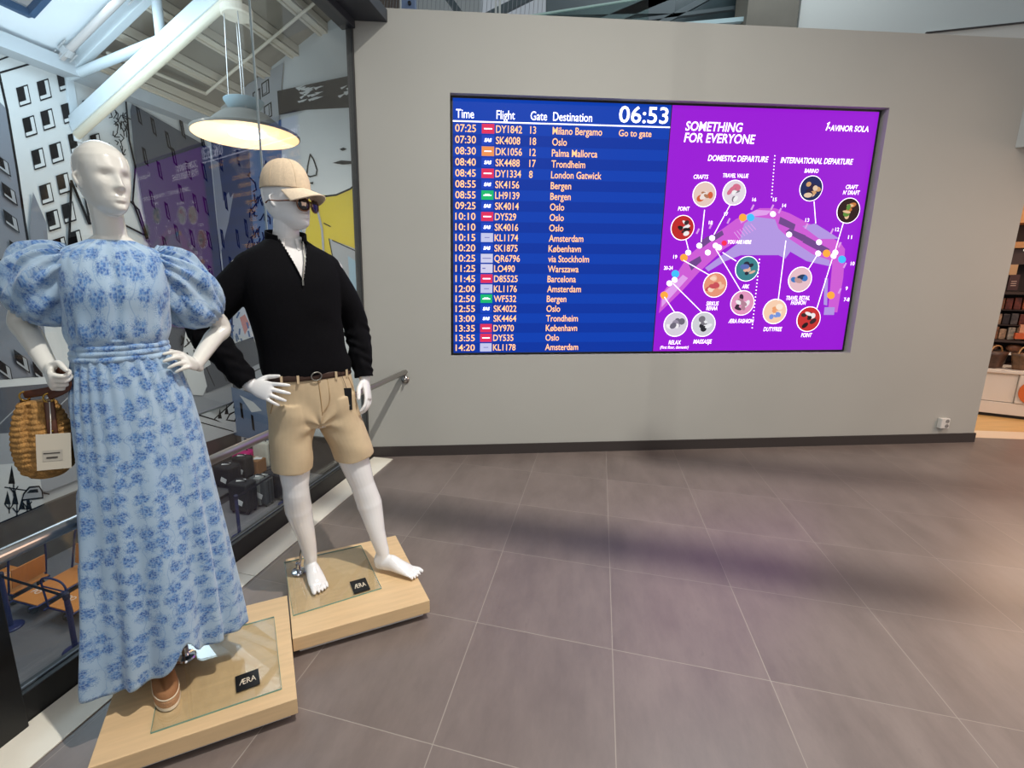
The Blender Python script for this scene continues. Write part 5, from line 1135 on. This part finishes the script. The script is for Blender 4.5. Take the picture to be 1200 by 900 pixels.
for s_ in (-1, 1): b = MB(); b.tube([shell(s_ * .85, 1.02), shell(s_ * 1.02, .95), shell(s_ * 1.28, .87)], .0024, 6); b.build('pocket_seam', sm_, shorts, smooth=True)
M_BELT = mat('belt_leather', (58, 36, 24), .5)
belt = cloth('belt', lambda a, v: shell(a, 1.044 - .030 * v, .004), 100, 4, M_BELT, man, solid=.003)
for a in (-.75, -.35, .42, .8): MB().box(shell(a, 1.022, .008), (.010, .006, .036)).build('belt_loop', M_KHAKI, shorts)
b = MB(); q = shell(.0, 1.031, .012); b.tube([q + Vector((math.cos(k) * .022, 0, math.sin(k) * .018)) for k in [2 * PI * i / 16 for i in range(16)]], .0028, 8, loop=True, sub=2); b.build('buckle', M_ZIP, belt, smooth=True)
tq = shell(.62, .905, .010)
b = MB(); b.box(tq, (.042, .002, .105), M=Matrix.Rotation(-.35, 3, 'Z')); tg = b.build('swing_tag', M_SIGN, man, label='black swing tag', bevel=.0008)
b = MB(); b.box(tq + V(0, .0016, -.030), (.022, .0004, .003), M=Matrix.Rotation(-.35, 3, 'Z')); b.build('tag_print', mat('tag_grey', (170, 170, 170), .7), tg)
b = MB(); b.tube([tq + V(0, 0, .046), shell(.61, .99, .011), shell(.55, 1.035, .012)], .0012, 6); b.build('tag_string', M_BLACK, tg, smooth=True)

# cap and sunglasses
def hl(x, y, z): # head frame of this dummy: x left, y forward, z above chin
    c_, s_ = math.cos(.60), math.sin(.60); return V(HM[0] + x * c_ + y * s_, HM[1] + y * c_ - x * s_, HM[2] + z)
cap = thing('baseball_cap', 'beige linen baseball cap on the head of the dummy in shorts', 'cap', MO, RZ_F, local=True)
M_LINEN = mat('beige_linen', (222, 200, 170), .85, noise=.06, nscale=90, bump=.25, bscale=380)
M_LINEN2 = mat('beige_linen_back', (226, 208, 182), .85, noise=.06, nscale=90, bump=.25, bscale=380)
def crown(a, v):
    z0 = .158 + .012 * (1 - math.cos(a)) / 2; t = v * PI / 2; ct, st_ = math.cos(t) ** .75, math.sin(t)
    seam = -.0015 * (abs(math.sin(3 * a)) < .08)
    return hl((.0830 * ct + seam) * math.sin(a), (-.004 + (.113 if math.cos(a) > 0 else .112) * ct * math.cos(a)), z0 + (.284 - z0) * st_)
cloth('crown', crown, 96, 36, M_LINEN, cap, solid=.003)
b = MB()
for k in range(6):
    a = (k + .5) * PI / 3; b.tube([Vector(crown(a, v)) + (Vector(crown(a, v)) - hl(0, 0, .15)).normalized() * .0012 for v in (0, .15, .3, .5, .7, .85, .97)], .0013, 6)
b.build('panel_seams', mat('linen_seam', (204, 180, 148), .9), cap, smooth=True)
b = MB(); b.ball(hl(0, -.003, .286), (.008, .008, .005), 12); b.build('top_button', M_LINEN, cap, smooth=True)
def brim(u, v):
    a = (u - .5) * 2.30; r0x, r0y = .0835, .108; ext = .078 * math.cos(a * .9) ** .7
    x = r0x * math.sin(a) * (1 + .06 * v); y = r0y * math.cos(a) + ext * v
    return hl(x, y, .160 - .030 * v - .030 * (math.sin(a)) ** 2 * (.5 + .6 * v))
cloth('brim', brim, 40, 14, M_LINEN2, cap, solid=.005, closed=False)
sg = thing('sunglasses', 'dark tortoiseshell sunglasses on the face under the beige cap', 'sunglasses', MO, RZ_F, local=True)
M_LENS = mat('dark_lens', (22, 20, 22), .06, coat=.6); M_TORT = mat('tortoiseshell', (110, 68, 40), .25, noise=.5, nscale=60)
for s_ in (-1, 1):
    cL = hl(s_ * .034, .118, .094); nx = hl(0, 1, 0) - hl(0, 0, 0); sx_ = hl(1, 0, 0) - hl(0, 0, 0)
    sx_ = (sx_ - nx * .22 * s_).normalized()
    def ov(r, k): return [cL + sx_ * (r * 1.18 * math.copysign(abs(math.cos(q)) ** .85, math.cos(q))) + Vector((0, 0, r * .98 * math.copysign(abs(math.sin(q)) ** .9, math.sin(q)))) + nx * k for q in [2 * PI * i / 32 for i in range(32)]]
    b = MB(); b.rings([ov(.0245, -.001), ov(.0245, .001), ov(.013, .003), ov(.002, .0036)]); b.build('lens', M_LENS, sg, smooth=True)
    b = MB(); b.tube(ov(.0255, 0)[::2], .0026, 8, loop=True, sub=2); b.build('rim', M_TORT, sg, smooth=True)
    b = MB(); b.tube([hl(s_ * .064, .106, .104), hl(s_ * .080, .084, .105), hl(s_ * .086, .03, .106), hl(s_ * .0885, -.01, .110), hl(s_ * .086, -.03, .102)], [.003, .003, .0024, .0024, .003], 8); b.build('temple', M_TORT, sg, smooth=True)
b = MB(); b.tube([hl(-.012, .118, .104), hl(0, .121, .108), hl(.012, .118, .104)], .0026, 8); b.build('bridge', M_TORT, sg, smooth=True)

# ------------------------------------------------------------------ the video wall
SO = -.052
scr = thing('video_wall', 'large video wall set into the white wall, blue departure list beside a purple terminal map', 'screen', wp(2.57, 1.94, SO))
def emis(name, rgb, k=1.0):
    m = mat(name, rgb, .35, emit=k * 1.17); b_ = m.node_tree.nodes['Principled BSDF']; b_.inputs['Base Color'].default_value = (.004, .004, .005, 1); b_.inputs['Specular IOR Level'].default_value = .12; b_.inputs['Roughness'].default_value = .5; return m
S0, S1, SM, Z0, Z1 = .757, 4.395, 2.563, .922, 2.968
def SPx(px, py):
    w_ = on_plane(px, py, wp(0, 0, SO), NW); return (w_ - W0).dot(T), w_.z
def sq(mb, s0, s1, z0, z1, o=.001, mi=0): mb.prism([wp(s0, z0, SO + o - .0008), wp(s1, z0, SO + o - .0008), wp(s1, z0, SO + o), wp(s0, z0, SO + o)], (0, 0, z1 - z0), mi)
m = MB(); sq(m, S0 - .014, S1 + .02, Z0 - .012, Z1 + .012, .0, 0); m.prism([wp(S0 - .014, Z0 - .012, SO - .10), wp(S1 + .02, Z0 - .012, SO - .10), wp(S1 + .02, Z0 - .012, SO - .001), wp(S0 - .014, Z0 - .012, SO - .001)], (0, 0, Z1 - Z0 + .024)); m.build('housing', M_BLACK, scr)
B_DK, B_LT = emis('screen_blue', (4, 62, 176), 1.0), emis('screen_blue_band', (2, 52, 160), 1.0)
TXW, TXO = emis('text_white', (226, 226, 255), 2.4), emis('text_orange', (255, 190, 130), 1.5)
TXA = emis('text_amber', (255, 150, 60), 1.5)
rows = [('07:25', 'n', 'DY1842', '13', 'Milano Bergamo'), ('07:30', 's', 'SK4008', '18', 'Oslo'), ('08:30', 'o', 'DK1056', '12', 'Palma Mallorca'), ('08:40', 's', 'SK4488', '17', 'Trondheim'), ('08:45', 'n', 'DY1334', '8', 'London Gatwick'), ('08:55', 's', 'SK4156', '', 'Bergen'), ('08:55', 'g', 'LH9139', '', 'Bergen'), ('09:25', 's', 'SK4014', '', 'Oslo'), ('10:10', 'n', 'DY529', '', 'Oslo'), ('10:10', 's', 'SK4016', '', 'Oslo'), ('10:15', 'w', 'KL1174', '', 'Amsterdam'), ('10:20', 's', 'SK1875', '', 'København'), ('10:25', 'q', 'QR6796', '', 'via Stockholm'), ('11:25', 'l', 'LO490', '', 'Warszawa'), ('11:45', 'n', 'D85525', '', 'Barcelona'), ('12:00', 'w', 'KL1176', '', 'Amsterdam'), ('12:50', 'g', 'WF532', '', 'Bergen'), ('12:55', 's', 'SK4022', '', 'Oslo'), ('13:00', 's', 'SK4464', '', 'Trondheim'), ('13:35', 'n', 'DY970', '', 'København'), ('13:55', 'n', 'DY535', '', 'Oslo'), ('14:20', 'w', 'KL1178', '', 'Amsterdam')]
board = MB(); sq(board, S0, SM - .006, Z0, Z1, .001, 0)
zt, zb_ = 2.790, .926; rh = (zt - zb_) / 22
for i in range(1, 22, 2): sq(board, S0, SM - .006, zt - rh * (i + 1), zt - rh * i, .0016, 1)
bd = board.build('departure_panel', [B_DK, B_LT], scr, label='blue departure list')
def tl(mb, txt, s, z, h, align='l', width=None, mi=0, bold=.012, o=.004, sx=1.0, slant=0):
    put_text(mb, txt, lambda a, b_: wp(s + a + b_ * slant, z + b_, SO + o), h, align, width, mi, bold, sx)
hd_t = MB()
for txt, s in (('Time', .782), ('Flight', 1.108), ('Gate', 1.385), ('Destination', 1.570)): tl(hd_t, txt, s, 2.822, .068, bold=.006, sx=.76)
tl(hd_t, '06:53', 2.118, 2.826, .128, width=.418, bold=.012); sq(hd_t, S0, SM - .006, 2.793, 2.803, .0035)
hd_t.build('heading_text', TXW, bd, fix=False)
LOGO = {'n': (226, 48, 92), 's': (24, 68, 190), 'o': (240, 150, 84), 'g': (24, 186, 110), 'w': (196, 200, 236), 'q': (206, 206, 236), 'l': (210, 208, 236)}
for i, (tm, lg, fl_, gt, ds) in enumerate(rows):
    z = zt - rh * (i + .5) - .028; r = MB(); h = .058
    tl(r, tm, .775, z, h, width=.168, bold=.009); tl(r, fl_, 1.105, z, h, bold=.009, sx=.82)
    if gt: tl(r, gt, 1.385, z, h, bold=.009, sx=.82)
    tl(r, ds, 1.570, z, h, bold=.009, sx=.80)
    if i == 0: tl(r, 'Go to gate', 2.125, z, .052, bold=.01, sx=.9)
    r.build('departure_row', TXO if i % 2 == 0 or True else TXA, bd, fix=False)
    l_ = MB(); sq(l_, .990, 1.092, zt - rh * (i + 1) + .006, zt - rh * i - .006, .0035, 0)
    k = MB(); zc_ = zt - rh * (i + .5)
    if lg == 's': tl(l_, 'SAS', 1.010, zc_ - .013, .026, o=.005, bold=.05, mi=1, slant=.2)
    elif lg == 'n': sq(l_, 1.008, 1.074, zc_ - .005, zc_ + .004, .0045, 1)
    elif lg == 'g': sq(l_, 1.008, 1.074, zc_ - .006, zc_ + .002, .0045, 1); sq(l_, 1.02, 1.058, zc_ + .002, zc_ + .009, .0045, 1)
    elif lg == 'o': sq(l_, 1.012, 1.070, zc_ - .004, zc_ + .003, .0045, 1)
    elif lg == 'l': sq(l_, 1.004, 1.03, zc_ - .004, zc_ + .006, .0045, 2)
    elif lg == 'q': sq(l_, 1.004, 1.078, zc_ - .004, zc_ + .003, .0045, 2)
    else: sq(l_, 1.02, 1.062, zc_ - .003, zc_ + .003, .0045, 2)
    l_.build('airline_logo', [emis('logo_' + lg, LOGO[lg], 1.0), TXW, emis('logo_ink', (120, 120, 190), 1.0)], bd, fix=False)
# the purple map half
PUR = emis('screen_purple', (154, 22, 214), 1.0)
mp_ = MB(); sq(mp_, SM + .002, S1, Z0, Z1, .001); mpo = mp_.build('map_panel', PUR, scr, label='purple terminal map advertising panel')
TXP = emis('map_text_white', (244, 232, 255), 2.2)
def pxt(mb, txt, px, py, hpx, wpx, align='l', bold=.02, slant=.0):
    s, z = SPx(px, py); s2, _ = SPx(px + wpx, py); _, z2 = SPx(px, py - hpx)
    if align == 'c': s -= 0
    tl(mb, txt, s, z, z2 - z, align, s2 - s, 0, bold, .006, slant=slant)
t_ = MB()
pxt(t_, 'SOMETHING', 802.5, 153, 11.2, 66, bold=.014, slant=.12); pxt(t_, 'FOR EVERYONE', 801, 166.5, 11.2, 82, bold=.014, slant=.12)
t_.build('headline_text', TXP, mpo, fix=False)
t_ = MB(); pxt(t_, 'DOMESTIC DEPARTURE', 829, 188.5, 7, 70, bold=.012, slant=.15); pxt(t_, 'INTERNATIONAL DEPARTURE', 914, 191, 7, 84, bold=.012, slant=.15); t_.build('section_text', TXP, mpo, fix=False)
t_ = MB(); pxt(t_, 'AVINOR SOLA', 972, 153.5, 7, 45, bold=.014, slant=.12)
for (a, b_) in (((967.5, 153), (971, 144.5)), ((969, 145.5), (972, 143.5))):
    s0, z0 = SPx(*a); s1, z1 = SPx(*b_); t_.bar(wp(s0, z0, SO + .005), wp(s1, z1, SO + .005), .008, .003, up=NW)
s0, z0 = SPx(971, 150); t_.cyl(wp(s0 + .004, z0, SO + .004), wp(s0 + .004, z0, SO + .006), .007, n=10)
t_.build('airport_logo', TXP, mpo, fix=False)
MAPM = [emis('map_pink', (206, 92, 214), 1.0), emis('map_lilac', (178, 150, 226), 1.0), emis('map_grey', (112, 70, 140), 1.0), emis('map_light', (224, 160, 236), 1.0), TXP, emis('map_orange', (246, 160, 60), 1.2), emis('map_cyan', (60, 180, 246), 1.2), emis('map_red', (232, 40, 80), 1.2)]
mm = MB(); lay = [0]
def mpoly(pts, mi):
    lay[0] += 1; mm.poly([wp(*SPx(*p), 0) + NW * (SO + .0022 + .00012 * lay[0]) for p in pts], mi)
def mline(a, b_, w_=1, mi=4):
    A, B = Vector(a), Vector(b_); n = (B - A).normalized(); n = Vector((-n.y, n.x)) * w_ / 2; mpoly([A - n, B - n, B + n, A + n], mi)
def mdot(c, r, mi, n=14): mpoly([(c[0] + r * math.cos(2 * PI * i / n), c[1] + r * .98 * math.sin(2 * PI * i / n)) for i in range(n)], mi)
mpoly([(772, 367), (775, 345), (792, 322), (806, 300), (832, 279), (862, 257), (890, 244), (908, 244), (925, 250), (950, 263), (985, 285), (990, 292), (988, 325), (981, 366), (970, 366), (975, 310), (958, 302), (930, 288), (900, 270), (886, 270), (868, 280), (848, 292), (818, 320), (800, 340)], 0)
mpoly([(826, 314), (866, 284), (872, 262), (884, 254), (908, 257), (912, 268), (925, 280), (952, 298), (972, 305), (972, 312), (945, 306), (926, 295), (920, 303), (912, 299), (868, 299), (850, 306), (830, 318)], 1)
mpoly([(940, 265), (955, 262), (984, 280), (960, 280)], 1); mpoly([(966, 326), (970, 326), (969, 358), (965, 357)], 1); mpoly([(966, 360), (978, 360), (977, 369), (965, 369)], 1)
for pts in ([(818, 285), (830, 276), (834, 282), (822, 291)], [(832, 278), (846, 270), (848, 275), (836, 283)], [(914, 254), (932, 263), (930, 270), (912, 262)], [(925, 268), (944, 276), (940, 283), (920, 272)], [(943, 276), (972, 292), (968, 299), (940, 284)], [(806, 308), (820, 300), (822, 306), (810, 317)]): mpoly(pts, 2)
mpoly([(866, 256), (886, 246), (904, 247), (898, 252), (880, 254), (868, 262)], 3); mpoly([(776, 344), (792, 330), (800, 322), (806, 326), (788, 346), (775, 360)], 3)
for a in ((833, 262), (854, 256), (818, 268), (882, 240), (905, 240), (914, 244), (945, 262), (975, 268), (984, 284), (990, 308), (984, 338)): mline((a[0] - 2, a[1] + 6), (a[0] + 1, a[1]), 2, 3)
for i in range(7): mline((860 + 3.2 * i, 272 - 1.6 * i), (866 + 3.2 * i, 280 - 1.8 * i), 1, 3)
for c in ((870, 255), (801, 302), (778, 346), (968, 297), (973, 346)): mdot(c, 4.6, 5)
for c in ((879, 255), (791, 321), (986, 304)): mdot(c, 4.6, 6)
for c in ((806, 296), (819, 288), (834, 279), (829, 296), (842, 290), (924, 275), (959, 284), (958, 297), (976, 300), (784, 332), (790, 328), (905, 251), (838, 288), (978, 296)): mdot(c, 3.4, 4)
mdot((848, 285), 3.2, 7)
for a, b_ in (((806, 292), (803, 280)), ((821, 284), (825, 246)), ((836, 275), (855, 240)), ((955, 262), (953, 236)), ((978, 293), (987, 262)), ((788, 332), (822, 366)), ((778, 348), (790, 366)), ((800, 305), (830, 322)), ((838, 292), (868, 342)), ((846, 296), (862, 306)), ((920, 282), (911, 352)), ((956, 300), (946, 316)), ((974, 304), (956, 362))): mline(a, b_, .9)
for y in range(183, 232, 4): mdot((907 - (y - 183) * .08, y), .8, 4, 6)
for y in range(304, 388, 4): mdot((889 - (y - 304) * .11, y), .8, 4, 6)
mm.build('terminal_plan', MAPM, mpo, fix=False)
# picture discs
DISC = [('CRAFTS', 825, 228, 812, 209.5, 17, [(230, 200, 190), (210, 96, 60), (236, 224, 220), (176, 120, 90)], 0), ('TRAVEL VALUE', 860, 226, 846, 208, 30, [(226, 216, 226), (130, 120, 130), (240, 240, 240), (214, 110, 140)], 1), ('POINT', 799.5, 267, 794, 247, 13, [(190, 40, 40), (60, 40, 44), (240, 236, 236), (30, 24, 28)], 2), ('BARINO', 950, 221, 942, 202.5, 16, [(24, 40, 90), (210, 160, 110), (40, 30, 60), (230, 200, 170)], 3), ('CRAFT', 993.5, 247, 990, 221.5, 14, [(40, 20, 20), (196, 120, 60), (230, 190, 150), (90, 140, 60)], 4), ('SIRKUS', 837.5, 334, 827, 358, 14, [(230, 150, 120), (240, 190, 160), (200, 80, 90), (246, 216, 190)], 5), ('ARK', 875, 315, 869, 338, 8, [(60, 130, 140), (40, 40, 60), (226, 180, 160), (90, 110, 180)], 6), ('ÆRA FASHION', 869.5, 355, 853, 378.5, 29, [(226, 150, 190), (240, 236, 240), (60, 40, 60), (180, 130, 150)], 7), ('TRAVEL RETAIL', 937, 327.5, 920, 351.5, 28, [(230, 190, 200), (40, 60, 90), (60, 120, 190), (190, 150, 150)], 8), ('DUTYFREE', 907.5, 365, 894, 388, 21, [(246, 206, 176), (236, 160, 110), (250, 232, 210), (120, 150, 220)], 9), ('POINT', 947, 374, 938, 395, 12, [(200, 50, 50), (60, 40, 44), (240, 236, 236), (30, 24, 28)], 10), ('RELAX', 791.5, 380, 783, 403.5, 14, [(214, 206, 220), (150, 140, 160), (240, 236, 240), (110, 104, 120)], 11), ('MASSASJE', 824, 380, 812, 402.5, 21, [(206, 206, 214), (40, 40, 48), (236, 236, 240), (120, 116, 126)], 12)]
rd = random.Random(5)
for txt, cx_, cy_, tx, ty, tw, cols, k in DISC:
    d_ = MB(); R_ = 14.3 - .0 * k; s, z = SPx(cx_, cy_); rs_ = abs(SPx(cx_ + R_, cy_)[0] - s) * .5 + abs(SPx(cx_, cy_ - R_)[1] - z) * .5
    if cx_ > 940: rs_ *= 1.0
    d_.cyl(wp(s, z, SO + .004), wp(s, z, SO + .006), rs_, n=36, mi=4)
    d_.cyl(wp(s, z, SO + .006), wp(s, z, SO + .0066), rs_ * .95, n=36, mi=0)
    for q in range(9):
        a, r_ = rd.uniform(0, 2 * PI), rd.uniform(.05, .58) * rs_; w_, h_ = rd.uniform(.16, .38) * rs_, rd.uniform(.10, .28) * rs_; cs_, cz_ = s + r_ * math.cos(a), z + r_ * math.sin(a); th = rd.uniform(-.7, .7)
        n_ = 12; mi_ = 1 + q % 3
        d_.poly([wp(cs_ + w_ * math.cos(u) * math.cos(th) - h_ * math.sin(u) * math.sin(th), cz_ + w_ * math.cos(u) * math.sin(th) + h_ * math.sin(u) * math.cos(th), SO + .0070 + .0002 * q) for u in [2 * PI * j / n_ for j in range(n_)]], mi_)
    do = d_.build('picture_disc', [emis('disc_%d_%d' % (k, i), c, 1.0) for i, c in enumerate(cols)] + [TXP], mpo, fix=False)
    t_ = MB(); pxt(t_, txt, tx, ty, 5, tw, bold=.010, slant=.12)
    if txt == 'CRAFT': pxt(t_, "N' DRAFT", 987, 228, 5, 19, bold=.010, slant=.12)
    if txt == 'SIRKUS': pxt(t_, 'RENAA', 827, 363.5, 5, 13, bold=.010, slant=.12)
    if txt == 'TRAVEL RETAIL': pxt(t_, 'FASHION', 926, 357, 5, 17, bold=.010, slant=.12)
    t_.build('caption', TXP, do, fix=False)
t_ = MB()
for tx, x, y in (('16', 881, 236), ('15', 905, 236), ('14', 916, 243), ('17', 848, 253), ('18', 830, 263), ('13', 943, 260), ('12', 978, 271), ('11', 993, 280), ('10', 996, 311), ('9', 990, 340), ('7-8', 988, 353), ('19', 788.5, 303), ('20-24', 777.5, 316)): pxt(t_, tx, x, y, 4.4, 2.4 + 2.0 * (len(tx) - 1), bold=.010)
pxt(t_, 'YOU ARE HERE', 851.5, 285.5, 4.4, 28, bold=.02, slant=.1); pxt(t_, '(First floor, domestic)', 773, 408.6, 3.6, 33, bold=.005, slant=.15)
t_.build('gate_numbers', TXP, mpo, fix=False)
